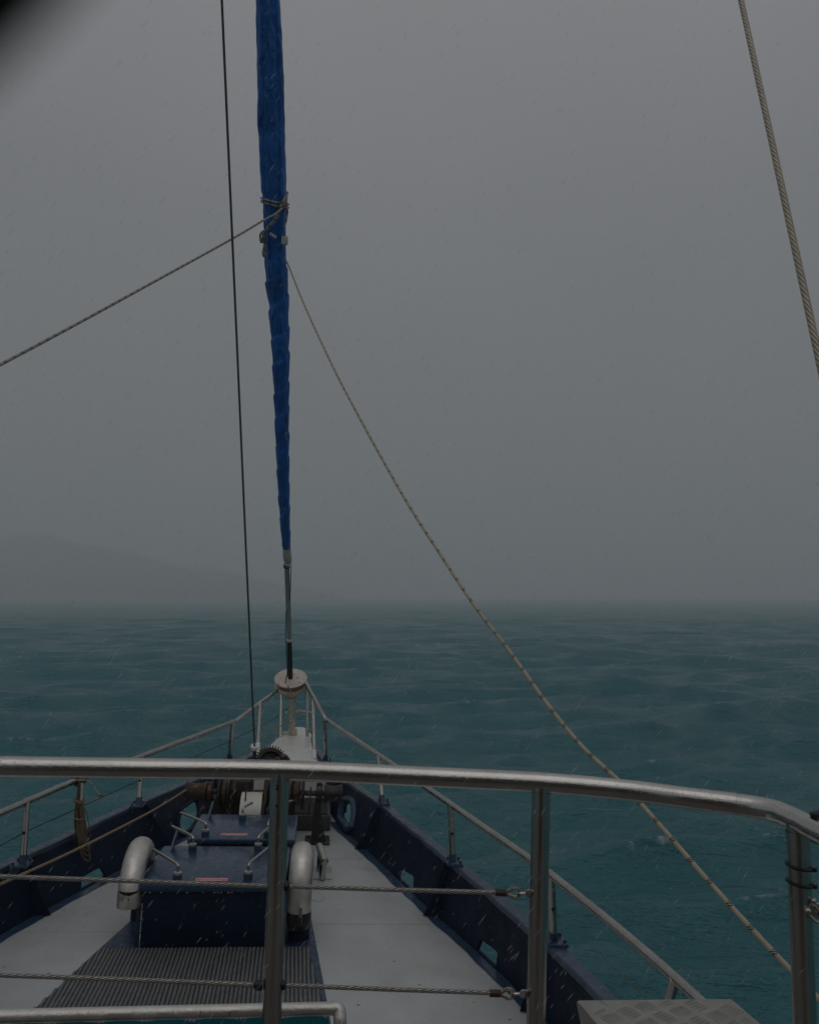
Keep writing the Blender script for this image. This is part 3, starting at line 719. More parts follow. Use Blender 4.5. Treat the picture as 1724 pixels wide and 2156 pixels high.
# flush filler plate
q = on(668, 1893, 0)
tag(build('deck_filler_cap', MB().lathe([(0, .006), (.052, .006), (.058, .0075), (.064, .006), (.066, .002)], (q.x, q.y, 0), seg=36), M['deck'], loc=(q.x, q.y, 0)),
    'round grey filler cap set flush in the deck right of the near vent', 'filler cap')

# ------------------------------------------------------------------ windlass
t = thing('windlass', 'rusty iron anchor windlass with warping drums and a white motor cover', 'windlass', (-.4, 9.15, 0))
WY = 9.15
AX = on(0, 0, 0)
pL_, pR_ = dep(391, 1670, WY), dep(720, 1668, WY); za = (pL_.z + pR_.z) / 2
def wx(px): return dep(px, 1669, WY).x
build('axle', MB().tube([V(wx(395), WY, za), V(wx(716), WY, za)], .028, 16), M['rust'], t)
def drumprof(Rr, L): return [(0, 0), (Rr, 0), (Rr * 1.02, .012), (Rr * .86, .04), (Rr * .78, L * .5), (Rr * .86, L - .04), (Rr * 1.02, L - .012), (Rr, L), (0, L)]
for a_, b_, rr_ in ((391, 435, .105), (682, 720, .098)):
    x0, x1 = wx(a_), wx(b_); build('warping_drum', MB().lathe(drumprof(rr_, x1 - x0), (x0, WY, za), (1, 0, 0), 30), M['rust' if a_ < 500 else 'blackpaint'], t)
for a_, b_, rr_, mm in ((437, 447, .085, 'rust'), (459, 466, .15, 'darkiron'), (468, 478, .125, 'rust'), (479, 486, .17, 'darkiron'), (489, 497, .12, 'rust'), (556, 566, .16, 'darkiron'), (568, 598, .11, 'rust'), (606, 614, .17, 'rust'), (617, 632, .13, 'rust'), (634, 641, .165, 'darkiron')):
    x0, x1 = wx(a_), wx(b_); L_ = x1 - x0
    build('chain_wheel', MB().lathe([(0, 0), (rr_ * .97, 0), (rr_, .006), (rr_, L_ - .006), (rr_ * .97, L_), (0, L_)], (x0, WY, za), (1, 0, 0), 28), M[mm], t)
def links(p0, p1, n, r_=.028, w_=.008):
    mb = MB()
    for i in range(n):
        c = lerp(p0, p1, i / (n - 1)); ax = (p1 - p0).normalized(); s_ = ax.cross(V(0, 1, 0)).normalized() if i % 2 else ax.cross(V(1, 0, .1)).normalized()
        mb.tube([c + ax * r_ * 1.35 * math.cos(k) + s_ * r_ * .8 * math.sin(k) for k in [2 * math.pi * j / 12 for j in range(12)]], w_, 7, closed=True)
    return mb
build('anchor_chain', links(V(wx(490), WY - .13, za + .06), V(wx(486), WY - .16, .12), 11), M['rust'], t)
build('anchor_chain', links(V(wx(640), WY + .05, za + .13), V(wx(640), 10.4, .55), 22), M['darkiron'], t)
# gearbox blocks and bed
build('gearbox', MB().bbox((wx(500), WY + .12, .36), (.30, .34, .52), .03).bbox((wx(462), WY + .16, .22), (.18, .3, .4), .02).bbox((wx(598), WY + .1, .34), (.24, .34, .6), .03), M['darkiron'], t)
build('bed_frame', MB().bbox((wx(520), WY + .12, .05), (.9, .5, .09), .01), M['blackpaint'], t)
# white motor cover: a curved band open on its right side
x0, x1 = dep(505, 1690, WY - .28).x, dep(550, 1690, WY - .28).x; cz = .30; mb = MB(); n = 22
vs = []
for i in range(n + 1):
    a_ = R(lerp(-30, 200, i / n)); 
    for x_, sl in ((x0, 0), (x1, 0)):
        for rr_ in (.215, .207): vs.append((x_ + sl, WY - .08 - rr_ * math.cos(a_) , cz + rr_ * math.sin(a_)))
for i in range(n):
    a_ = i * 4; mb_f = [(a_, a_ + 2, a_ + 6, a_ + 4), (a_ + 1, a_ + 5, a_ + 7, a_ + 3), (a_, a_ + 4, a_ + 5, a_ + 1), (a_ + 2, a_ + 3, a_ + 7, a_ + 6)]
    mb.f += [list(q) for q in mb_f]; mb.sm += [True] * 4
mb.v = [Vector(v) for v in vs]
build('motor_cover', mb, M['offwhite'], t)
build('motor', MB().lathe([(0, 0), (.19, 0), (.195, .01), (.195, x1 - x0 + .02), (.15, x1 - x0 + .03), (0, x1 - x0 + .03)], (x0 + .012, WY - .08, cz), (1, 0, 0), 28), M['darkiron'], t)
p = dep(558, 1680, WY - .2); build('brake_lever', MB().tube([p + V(0, 0, -.12), p + V(.005, 0, .0), p + V(-.002, 0, .09)], [.006, .010, .012], 8), M['brass'], t)
for px in (516, 652):
    p = dep(px, 1690, WY - .22); build('brake_lever', MB().tube([p + V(0, 0, -.14 if px > 600 else -.05), p + V(.004, 0, .16)], [.012, .007], 8), M['steelfar'], t)
# right support leg
xl = wx(671); mb = MB()
mb.prism([(xl - .06, WY - .09, .006), (xl + .10, WY - .09, .006), (xl + .035, WY - .03, .30), (xl + .03, WY - .02, za + .11), (xl - .02, WY - .02, za + .11), (xl - .045, WY - .03, .30)], (0, .05, 0))
mb.tube([V(xl - .03, WY + .03, za), V(xl + .045, WY + .03, za)], .10, 24)
mb.bbox((xl + .01, WY, .01), (.26, .3, .018), .004)
build('support_leg', mb, M['blackpaint'], t)
xl = wx(441); mb = MB().prism([(xl - .08, WY, .0), (xl + .10, WY, .0), (xl + .035, WY, .35), (xl + .035, WY, za + .09), (xl - .04, WY, za + .09), (xl - .045, WY, .35)], (0, .05, 0))
build('support_leg', mb, M['blackpaint'], t)
# big gear ring standing up behind the rail
gp = dep(569, 1608, WY + .35); mb = MB(); RO, RI = .165, .125; ax = Vector((.25, -1, .55)).normalized()
mb.lathe([(RI, -.05), (RO, -.05), (RO, .04), (RI, .04), (RI, -.05)], gp, ax, 40)
u_ = ax.cross(V(0, 0, 1)).normalized(); v_ = u_.cross(ax)
for i in range(36):
    a_ = 2 * math.pi * i / 36; dd = u_ * math.cos(a_) + v_ * math.sin(a_); mb.tube([gp + dd * RO + ax * .035, gp + dd * (RO + .03) + ax * .03], [.011, .006], 5)
mb.lathe([(0, -.02), (RI, -.02), (RI, -.01), (0, -.01)], gp, ax, 30).lathe([(0, -.02), (.05, -.02), (.05, .05), (.03, .06), (0, .06)], gp, ax, 20)
build('gear_wheel', mb, M['darkiron'], t)
p = dep(594, 1604, WY + .25); build('brake_nut', MB().bbox(p, (.17, .1, .09), .02).bbox(p + V(.02, -.02, .05), (.08, .07, .05), .015), M['rust'], t)

# ------------------------------------------------------------------ furled headsail on its furler
DP = dep(612, 1428, 12.2); TP = dep(564, 0, 8.0); AXS = (TP - DP).normalized(); SL = (TP - DP).length
def stay_at(y):
    lo, hi = -.12, 1.35
    for _ in range(40):
        m_ = (lo + hi) / 2
        if proj(lerp(DP, TP, m_))[1] > y: lo = m_
        else: hi = m_
    return (lo + hi) / 2
fs_ = thing('furled_sail', 'tall blue furled headsail rolled on its furler above the bow', 'sail', DP)
wt = [(-420, 520, 576), (-200, 531, 584), (0, 538, 589), (100, 541, 594), (180, 543, 597), (250, 542, 599), (300, 545, 600), (400, 550, 603), (430, 554, 604), (500, 557, 602), (530, 559, 602), (560, 558, 605), (600, 560, 607), (640, 565, 608), (740, 572, 609), (850, 577, 608.5), (950, 581, 609), (1050, 586, 610), (1130, 592, 611), (1163, 596, 612.5)]
yy = np.linspace(-420, 1165, 420); SEG = 44; mb = MB(); vs = []; uv = []
cenx = np.interp(yy, [a[0] for a in wt], [(a[1] + a[2]) / 2 for a in wt]); wid = np.interp(yy, [a[0] for a in wt], [a[2] - a[1] for a in wt])
ux = AXS.cross(Vector((0, 1, 0))).normalized(); 
if ux.x < 0: ux = -ux
uy = AXS.cross(ux).normalized(); 
if uy.y > 0: uy = -uy          # faces the viewer
spins = []; sdist = []
for i, y in enumerate(yy):
    tt = stay_at(y); P = lerp(DP, TP, tt); px, py, dd = proj(P); P = P + ux * ((cenx[i] - px) * dd / FPX); r0 = wid[i] / 2 * dd / FPX
    s_ = tt * SL; sdist.append(s_)
    for k in range(SEG):
        a_ = 2 * math.pi * k / SEG
        low = min(1, max(0, (y - 500) / 90)); hi_ = 1 - low
        saw = ((a_ / (2 * math.pi) * 1.0 + s_ / .34 + .06 * math.sin(s_ * 9)) % 1.0)
        rr_ = 1 + low * (.17 * (saw - .5) * (1 if saw < .94 else (1 - saw) / .06)) \
            + (.3 + .7 * hi_) * (.035 * math.sin(a_ * 3 + s_ * 1.7) + .03 * math.sin(a_ * 5 - s_ * 2.6 + 1) + .018 * math.sin(a_ * 9 + s_ * 3.1)) \
            + .014 * math.sin(s_ * 14 + a_ * 2) + .012 * math.sin(s_ * 31 + a_)
        if hi_ > .5: rr_ += -.17 * math.exp(-((a_ - 1.1 - .25 * math.sin(s_ * 1.4)) / .10) ** 2) - .13 * math.exp(-((a_ - 2.1 - .2 * math.sin(s_ * 1.9 + 1)) / .12) ** 2)
        if 405 < y < 440: rr_ *= .96
        if y > 1150: rr_ *= 1 - .25 * (y - 1150) / 15
        vs.append(P + (ux * math.cos(a_) + uy * math.sin(a_)) * r0 * rr_)
fs2 = []; uvs = []
for i in range(len(yy) - 1):
    for k in range(SEG):
        k2 = (k + 1) % SEG; fs2.append((i * SEG + k, i * SEG + k2, (i + 1) * SEG + k2, (i + 1) * SEG + k))
        uvs.append(((k / SEG, sdist[i]), ((k + 1) / SEG, sdist[i]), ((k + 1) / SEG, sdist[i + 1]), (k / SEG, sdist[i + 1])))
build('sail_cover', MB().add(vs, fs2, True, uvs), M['blue'], fs_, auto=False)
def SP(px, py, out=0):      # point near the stay seen at a pixel, moved towards the viewer
    P = lerp(DP, TP, stay_at(py)); x_, y_, dd = proj(P); return P + ux * ((px - x_) * dd / FPX) + uy * out
# white sail corner patch and clew at the bottom of the cover
mb = MB().tube([SP(604, 1155), SP(604, 1168), SP(605.5, 1178), SP(606.5, 1186), SP(606.5, 1190)], [.055, .060, .058, .035, .02], 16)
mb.tube([SP(600, 1186, .03), SP(607, 1188, .05), SP(612, 1186, .03), SP(613, 1182, .0)], .012, 8)
build('clew_patch', mb, M['sailcloth'], fs_)
mb = MB()
for k, dx in enumerate((-.022, .0, .022)): mb.tube([lerp(DP, TP, stay_at(1184)) + ux * dx + uy * (.016 if dx == 0 else 0), lerp(DP, TP, stay_at(1348)) + ux * dx + uy * (.016 if dx == 0 else 0)], .0135, 10)
build('foil', mb, M['alu'], fs_)
build('foil_ring', MB().tube([SP(609, 1346), SP(609, 1350)], .040, 20), M['white'], fs_)
build('black_tube', MB().tube([SP(609, 1349), SP(611.5, 1428)], .036, 20), M['blackpaint'], fs_)
mb = MB()
for y in (1190, 1194): c = SP(603.5, y); mb.tube([c + (ux * math.cos(a) + uy * math.sin(a)) * .042 for a in [2 * math.pi * j / 16 for j in range(16)]], .006, 6, closed=True)
mb.tube([SP(613, 1188, .04), SP(612, 1230, .03), SP(610.5, 1262, .04)], .006, 6)
mb.tube([SP(602.5, 1284, .04), SP(601.5, 1330, .045), SP(603, 1370, .045), SP(606, 1420, .05)], .006, 6)
mb.tube([SP(606, 1408, .06), SP(603, 1420, .09), SP(600, 1432, .14)], .007, 6)
mb.ball(SP(606, 1407, .06), .016)
build('lashing_cord', mb, M['cord'], fs_)
RD = 33 / FPX * 12.3
dr = build('drum', MB().lathe([(0, 0), (RD, 0), (RD * 1.005, -.006), (RD, -.014), (RD * .72, -.02), (RD * .68, -.06), (RD * .72, -.10), (RD * .98, -.105), (RD, -.115), (RD * .96, -.15), (RD * .7, -.215), (RD * .35, -.25), (0, -.255)], DP, AXS, 48), M['drum'], fs_)
mb = MB()
for k in range(5): mb.tube([DP - AXS * (.03 + k * .016) + (ux * math.cos(a) + uy * math.sin(a)) * (RD * (.80 + .03 * (k % 2))) for a in [2 * math.pi * j / 30 for j in range(30)]], .010, 6, closed=True)
build('wound_line', mb, M['mooring'], dr)
mb = MB(); lb = SP(614.5, 1466); 
bf = DP - AXS * .27
build('brass_fitting', MB().bbox(bf, (.17, .10, .13), .01), M['brass'], fs_)
ft = on(616, 1548, .5); stp = bf - V(0, 0, .05)
build('stub_post', MB().tube([ft + V(0, 0, .0), stp], .045, 14), M['rustwhite'], fs_)
mb = MB().bbox(ft + V(-.05, 0, .025), (.20, .05, .04), .01).bbox(ft + V(0, 0, .05), (.13, .08, .10), .012).tube([ft + V(-.12, 0, .03), ft + V(.07, 0, .03)], .015, 8)
build('deck_fitting', mb, M['rustwhite'], fs_)

# ------------------------------------------------------------------ ropes at the sail
def tpath(pts, n=8): return smooth([SP(*p) for p in pts], n)
rl = thing('lashing_rope', 'grey flecked rope tied around the blue sail with hanging loops', 'rope', SP(590, 430, .15))
mb = MB(); rw = .0125
for y0, dy in ((423, 4), (430, 3)):
    c0 = SP(578.5, y0); rad_ = 27.5 / FPX * proj(c0)[2]
    mb.tube([c0 + ux * rad_ * 1.02 * math.cos(a) + uy * rad_ * 1.05 * math.sin(a) + AXS * (-.03 * math.cos(a)) for a in [2 * math.pi * j / 40 for j in range(40)]], rw, 8, closed=True)
build('turns', mb, M['sheetgrey'], rl)
mb = MB().ball(SP(600, 424, .15), .034, 12, (1, .8, 1.5)).ball(SP(595, 432, .17), .032, 12, (1.2, .8, 1)).tube(tpath([(592, 424, .16), (600, 416, .14), (605, 403, .06), (604, 412, .12), (602, 428, .16), (596, 436, .18), (589, 440, .17)]), rw, 8)
build('knot', mb, M['sheetgrey'], rl)
mb = MB()
mb.tube(tpath([(598, 428, .18), (590, 442, .19), (577, 462, .19), (562, 480, .18), (552, 488, .12), (549, 497, .08), (551, 508, .1), (557, 503, .14), (556, 490, .17), (566, 478, .18), (580, 462, .19), (589, 448, .18), (590, 437, .18)]), rw, 8)
mb.tube(tpath([(556, 500, .12), (558, 515, .12), (555, 530, .12), (558, 538, .12), (560, 528, .13), (561, 505, .14)]), rw, 8)
mb.tube(tpath([(598, 430, .16), (605, 440, .11), (603, 460, .12), (599, 476, .15)]), rw, 8)
mb.ball(SP(554, 502, .12), .03, 10)
build('loop', mb, M['sheetgrey'], rl)
build('toggle', MB().tube([SP(570, 488, .19), SP(583, 496, .21)], .018, 8), M['sailcloth'], rl)
mb = MB().bbox(SP(600, 503, .14), (.075, .03, .10), .01)
build('webbing_patch', mb, M['sailcloth'], rl)
def path_px(P, Y0, Y1, rev=False):    # rope through pixels, its distance running evenly in 1/Y
    L = [0]
    for i in range(1, len(P)): L.append(L[-1] + math.hypot(P[i][0] - P[i - 1][0], P[i][1] - P[i - 1][1]))
    return smooth([dep(p[0], p[1], 1 / lerp(1 / Y0, 1 / Y1, l / L[-1])) for p, l in zip(P, L)], 10)
Ys = SP(580, 440).y - .15
o = build('sheet_rope', MB().tube(path_px([(596, 436), (578, 451), (555, 463), (489, 502), (300, 606), (150, 688), (0, 768), (-120, 832)], Ys, 5.3), .0115, 10), M['sheetgrey'])
tag(o, 'grey flecked rope running from the sail lashing down to the left edge', 'rope')
Ys = SP(600, 560).y + .1
o = build('sheet_rope', MB().tube(path_px([(600, 545), (608, 560), (640, 640), (700, 770), (760, 885), (850, 1046), (930, 1172), (1000, 1277), (1070, 1368), (1150, 1480), (1225, 1572), (1310, 1652), (1380, 1728), (1500, 1866), (1600, 1976), (1690, 2070), (1760, 2140)], Ys, 2.55), .0095, 12), M['sheet'])
tag(o, 'long sagging cream rope with dark flecks running from sail to the right post', 'rope')
# thinner at the far end in the picture because it is far; dark inner stay
a, b = dep(537.5, 1606, 10.6), dep(467, 0, 6.8); st = b + (b - a) * .25
ist = thing('wire_stay', 'thin dark wire stay left of the blue sail with a white stopper disc', 'stay', V(a.x, a.y, .45))
lo = dep(536, 1562, 10.6 - .2); 
build('wire', MB().tube([V(a.x, a.y, .45), a] + [lerp(a, st, k / 6) for k in range(1, 7)], .0115, 10), M['stay'], ist)
kk = .0285
dpt = lerp(a, b, kk)
build('stopper_disc', MB().lathe([(.014, -.02), (.05, -.02), (.052, 0), (.05, .02), (.014, .02)], dpt, (b - a), 24), M['white'], ist)
build('turnbuckle', MB().tube([V(a.x, a.y, .46), dpt - (b - a).normalized() * .02], .024, 12), M['darkiron'], ist)
# heavy shroud on the right
a, b = dep(1724, 755, 1.95), dep(1560, 0, 2.55); d = b - a
o = build('shroud', MB().tube([a - d * 1.0 + d * (k / 12) * 3.2 for k in range(13)], .0098, 14), M['shroud'])
tag(o, 'thick twisted wire shroud slanting down the upper right', 'shroud')

# ------------------------------------------------------------------ bow guard rails
def stanchion(t, top_, foot_, sleeve, mm, r_=.025):
    s_ = build('stanchion', MB().tube([foot_, top_], r_, 16), M['steelfar'], t); d = (top_ - foot_)
    build('sleeve', MB().tube([foot_, foot_ + d * sleeve], r_ + .005, 16), M[mm], s_)
    return s_
def clamp(s_, foot_, side):
    mb = MB().bbox(foot_ + V(.01 * side, 0, .005), (.13, .16, .022), .005)
    for dx, dy in ((-.045, -.055), (.045, -.055), (-.045, .055), (.045, .055)): mb.tube([foot_ + V(dx + .01 * side, dy, .012), foot_ + V(dx + .01 * side, dy, .036)], .011, 8)
    mb.bbox(foot_ + V(.055 * side, 0, -.03), (.03, .12, .07), .005)
    build('foot_clamp', mb, M['navycap'], s_)
def rail_side(side, label, railp, st, pul, wire):
    t = thing('guard_rail', label, 'railing', st[1][1], 'bow guard rails'); 
    build('top_rail', MB().tube(smooth(railp, 5), .0265, 18), M['steelfar'], t)
    for tp, ft_ in st:
        s_ = stanchion(t, tp, ft_, .16, 'navycap'); clamp(s_, ft_, side)
    for tp, ft_, sl in pul: stanchion(t, tp, ft_, sl, 'white', .024)
    build('lifeline', MB().tube(wire, .0045 if side < 0 else .0024, 6), M['lifewire' if side < 0 else 'thin'], t)
    mb = MB()
    for tp, ft_ in st:
        c = lerp(ft_, tp, .52); mb.tube([c + V(0, -.03, 0), c + V(0, .03, 0)], .014, 8)
    build('wire_bush', mb, M['black'], t)
    return t
zR = .90
LP = [dep(588, 1452, 12.2), dep(545, 1482, 11.75), dep(500, 1516, 11.2), dep(484, 1523, 11.0)] + [on(p[0], p[1], zR) for p in ((282, 1599), (160, 1644), (80, 1678), (0, 1713))]
dl = (LP[-1] - LP[-2]); LP += [LP[-1] + dl * 1.5 + V(-.02, 0, 0), LP[-1] + dl * 3 + V(.05, 0, 0)]
RP = [dep(640, 1432, 12.2), dep(660, 1468, 11.8), dep(681, 1507, 11.25), dep(696, 1522, 11.0)] + [on(p[0], p[1], zR) for p in ((797, 1590), (904, 1663), (1010, 1737), (1119, 1812), (1163, 1845), (1316, 1969), (1463, 2099), (1580, 2210))]
def ft(px, py): return on(px, py, .455)
LS = [(dep(489, 1524, 11.02), V(*on(482, 1600, .455))), (on(298, 1602, zR) if False else on(298, 1594, zR), ft(292, 1697)), (on(57, 1690, zR), ft(48, 1822))]
f4 = V(LS[2][1].x - .25, LS[2][1].y - 1.5, .455); LS.append((f4 + V(-.02, 0, .44), f4))
RS = [(dep(683, 1516, 11.1), ft(686, 1603)), (on(797, 1592, zR), ft(805, 1692)), (on(949, 1697, zR), ft(953, 1818)), (on(1160, 1845, zR), ft(1166, 1984)), (on(1421, 2064, zR), V(1.72, 4.1, .455))]
LPU = [(dep(548, 1480, 11.75), on(541, 1602, .49), .28), (dep(592, 1456, 12.15), on(590, 1576, .49), .18)]
RPU = [(dep(647, 1445, 12.1), on(647, 1576, .49), .18), (dep(659, 1470, 11.8), on(662, 1600, .49), .14)]
wl = [dep(609, 1490, 12.2), dep(570, 1518, 12.0)] + [lerp(f_, t_, .52) for t_, f_ in LS]
wr = [dep(630, 1500, 12.2), dep(657, 1512, 11.9)] + [lerp(f_, t_, .52) for t_, f_ in RS]
rail_side(-1, 'steel guard rail along the left bulwark up to the bow', LP, LS, LPU, wl)
rail_side(1, 'steel guard rail along the right bulwark up to the bow', RP, RS, RPU, wr)
# chain and shackles across the pulpit
o = build('pulpit_chain', links(dep(628, 1499, 12.05), dep(655, 1503, 12.0), 7, .03, .008).tube([dep(622, 1502, 12.05), dep(602, 1502, 12.0)], .008, 6).ball(dep(602, 1501, 12.0), .022).ball(dep(628, 1500, 12.0), .028), M['alu'])
tag(o, 'short steel chain with shackles hanging across the bow pulpit', 'chain')
P = [dep(606, 1443, 11.98), dep(618, 1470, 11.95), dep(630, 1498, 11.95), dep(600, 1522, 11.7), dep(560, 1551, 11.4), dep(520, 1578, 11.1), dep(487, 1602, 10.9), dep(400, 1655, 10.0)]
tag(build('furling_line', MB().tube(smooth(P, 6), .007, 6), M['mooring']), 'thin tan line running from the furling drum down to the left side deck', 'rope')
# mooring rope along the left bulwark to the drum
P = [dep(398, 1659, 9.1), dep(388, 1666, 9.0)] + [dep(*p) for p in ((320, 1708, 7.9), (170, 1785, 6.3), (0, 1863, 5.1), (-140, 1925, 4.4))]
tag(build('mooring_rope', MB().tube(smooth(P, 8), .0095, 10), M['mooring']), 'tan rope stretched along the left bulwark to the windlass drum', 'rope')

# coil of rope hanging on the left guard rail
rt = on(168, 1641, zR); RY = rt.y - .05
def HP(px, py, o_=0): return dep(px, py, RY - .04 + o_)
t = thing('rope_hank', 'brown rope coil tied to the left guard rail and hanging down', 'rope coil', rt)
mb = MB()
for k in range(9):
    x = 160 + k * 1.9; c = on(x, 1644 - (x - 160) * .37, zR); dd = Vector((.3, 1, 0)).normalized(); n_ = dd.cross(V(0, 0, 1))
    mb.tube([c + (n_ * math.cos(a) + V(0, 0, 1) * math.sin(a)) * (.040 + .006 * (k % 2)) + dd * .006 * math.sin(a * 2) for a in [2 * math.pi * j / 14 for j in range(14)]], .010, 7, closed=True)
build('rail_turns', mb, M['hank'], t)
mb = MB(); random.seed(3)
for k in range(22):
    u = random.uniform(-1, 1); o_ = random.uniform(-.035, .035); e = random.uniform(1740, 1785)
    wob = random.uniform(-2.5, 2.5)
    mb.tube(smooth([HP(170 + u * 4, 1650, o_), HP(167 + u * 6 + wob * .3, 1690, o_), HP(167 + u * 10, 1712, o_), HP(169 + u * 11 + wob, 1740, o_), HP(172 + u * 9 + wob, e, o_)], 5), .0095, 6)
for k in range(4):
    e = 1762 + k * 11; w_ = 5 + k * 2.2
    mb.tube(smooth([HP(172, 1735), HP(172 + w_, 1760 + k * 4), HP(186 + k, e + 5), HP(183 + k * 1.5, e + 18), HP(176, e + 12), HP(172 - k, e - 8), HP(171, 1745)], 6), .0065, 6)
mb.tube(smooth([HP(166, 1735), HP(157, 1758), HP(155, 1775), HP(160, 1785)], 6), .004, 6)
mb.tube(smooth([HP(178, 1700), HP(184, 1720), HP(187, 1745), HP(180, 1762)], 6), .004, 6)
build('strands', mb, M['hank'], t)
mb = MB()
for y in (1685, 1687.5, 1723): 
    c = HP(167, y); rr_ = .045 if y < 1700 else .05
    build('binding', MB().tube([c + V(rr_ * math.cos(a), rr_ * math.sin(a), .004 * math.sin(a * 2)) for a in [2 * math.pi * j / 14 for j in range(14)]], .008, 6, closed=True), M['mooring'], t)
build('white_strop', MB().tube([HP(173, 1650, -.05), HP(171.5, 1685, -.05)], .011, 8), M['sailcloth'], t)
mb = MB().tube(smooth([HP(140, 1658, -.03), HP(152, 1648, -.05), HP(166, 1643, -.06), HP(188, 1646), HP(196, 1656), HP(205, 1668), HP(211, 1673)], 6), .0065, 6)
for k in range(12): mb.tube([HP(210, 1674), HP(210 + random.uniform(0, 10), 1674 + random.uniform(-3, 8))], .0025, 4)
mb.ball(HP(209, 1674), .018)
build('tail_cord', mb, M['sheetgrey'], t)

# ------------------------------------------------------------------ foreground railing on the upper deck
dk = thing('deck_railing', 'wet stainless steel railing across the foreground with wire ropes', 'railing', V(.7, 2.58, 1.05))
zr = 2.05
rp = [on(p[0], p[1], zr) for p in ((0, 1614), (300, 1618), (590, 1622), (900, 1636), (1140, 1648), (1320, 1664))]
rb = [V(1.10, 2.425, zr), V(1.22, 2.345, zr), V(1.305, 2.24, zr), V(1.345, 2.12, zr), V(1.36, 1.95, zr), V(1.37, 1.5, zr), V(1.37, .6, zr)]
rb = [on(1450, 1681, zr), on(1553, 1694, zr), on(1625, 1707, zr), on(1679, 1729, zr), on(1724, 1752, zr)]
rb += [rb[-1] + V(-.004, -.25, -.0), rb[-1] + V(-.02, -1.3, 0)]
r0 = rp[0] - (rp[1] - rp[0]) * 1.6
RPTS = smooth([r0] + rp + rb, 10)
top_rail = build('top_rail', MB().tube(RPTS, .0305, 36), M['steel'], dk)
# short bent sleeve welds
for px, py in ((1553, 1694), (1322, 1664)):
    c = on(px, py, zr); i = min(range(len(RPTS)), key=lambda j: (RPTS[j] - c).length); d = (RPTS[i + 1] - RPTS[i]).normalized()
    build('weld_seam', MB().tube([c - d * .0015, c + d * .0015], .0312, 36, caps=False), M['steelp'], dk)
posts = []
for px, py, r_, btm in ((584, 1640, .0300, 572), (1146, 1660, .0295, 1128), (1707, 1742, .0300, 1694)):
    c = on(px, py - 12, zr); i = min(range(len(RPTS)), key=lambda j: (RPTS[j] - c).length); c = RPTS[i]
    b = dep(btm, 2156, c.y); dd = (b - c); b = c + dd * ((1.05 - c.z) / dd.z)
    posts.append((c, b))
    mb = MB().tube([b, lerp(b, c, .5), c - V(0, 0, .008)], r_ * .98, 28)
    p_ = build('post', mb, M['steelp'], dk)
    build('weld_collar', MB().tube([c - V(0, 0, .036), c - V(0, 0, .028)], r_ + .002, 28, caps=False), M['steelp'], p_)
    build('base_flange', MB().lathe([(0, 0), (.06, 0), (.06, .01), (.035, .012)], b, (0, 0, 1), 28), M['steelp'], p_)
    if px < 600:
        mb = MB()
        for y in (1655, 1662, 1698): q = dep(583.5 - (y - 1655) * .022, y, c.y - r_ - .0005); mb.tube([q, q + V(0, .004, 0)], .0042, 10)
        build('bolt_hole', mb, M['black'], p_)
PY1, PY2 = posts[0][0].y, posts[1][0].y
def rope_end(w_, x0, yy_, x1, Yp):      # ferrule, thimble eye, shackle; from pixel x0 to the post face x1
    def Q(px, dy=0, o_=0): return dep(px, yy_ + dy, Yp + o_)
    L_ = (x1 - x0)
    build('ferrule', MB().tube([Q(x0), Q(x0 + 22, .7)], [.0105, .0108], 16), M['rust'], w_)
    a_ = x0 + 21
    loop = [Q(a_, 1), Q(a_ + 9, -6.5), Q(a_ + 19, -9.5), Q(a_ + 27, -7), Q(a_ + 30.5, 1), Q(a_ + 27, 8), Q(a_ + 19, 11.5), Q(a_ + 9, 8), Q(a_, 1.4)]
    build('thimble', MB().tube(smooth(loop, 6), .0048, 9), M['wire'], w_)
    loop2 = [Q(a_ + 3, 1), Q(a_ + 11, -4), Q(a_ + 19, -6), Q(a_ + 25, -4), Q(a_ + 26.5, 1), Q(a_ + 25, 5.5), Q(a_ + 19, 8), Q(a_ + 11, 5), Q(a_ + 3, 1.4)]
    mb = MB().tube(smooth(loop2, 6), .0028, 8)
    e = x1 - 3
    for o_ in (-.011, .011): mb.tube(smooth([Q(a_ + 25, 1, 0), Q(a_ + 31, 1.5, o_), Q(e - 12, 1.5, o_), Q(e - 5, 1.5, o_)], 5), .0042, 8)
    mb.tube([Q(e - 6, 2, -.018), Q(e - 6, 2, .018)], .009, 14).tube([Q(e - 6, 2, -.022), Q(e - 6, 2, -.016)], .0055, 10)
    mb.lathe([(.006, -.004), (.012, -.004), (.013, 0), (.012, .004), (.006, .004)], Q(e - 4, 2, 0), (0, 1, 0), 20)
    mb.bbox(Q(x1 - 1, 2), (.02, .008, .024), .002)
    build('shackle', mb, M['steelp'], w_)
wr_ = .0066
def wire(P, name='wire_rope'): return build(name, MB().tube([dep(*p) for p in P], wr_, 14), M['wire'], dk)
wire([(-160, 1839, PY1), (0, 1846, PY1), (280, 1856, PY1), (562, 1866.5, PY1)])
wire([(-160, 2048, PY1), (0, 2054, PY1), (280, 2064, PY1), (552, 2075, PY1)])
w1 = wire([(602, 1867, PY1), (820, 1874, lerp(PY1, PY2, .45)), (1044, 1880, PY2 + .0)]); w2 = wire([(595, 2075.5, PY1), (820, 2084, lerp(PY1, PY2, .45)), (1032, 2091.5, PY2)])
rope_end(w1, 1043, 1880, 1121, PY2); rope_end(w2, 1031, 2092, 1109, PY2)
for x, y in ((601, 1867), (594, 2075)): c = dep(x, y, PY1); build('grommet', MB().lathe([(.0, -.006), (.014, -.006), (.016, 0), (.013, .010), (.007, .014)], c, (1, 0, 0), 18), M['black'], dk)
mb = MB()
c = dep(546, 2075, PY1); mb.lathe([(.0, .010), (.014, .010), (.016, 0), (.014, -.012), (.007, -.018)], c, (1, 0, 0), 18)
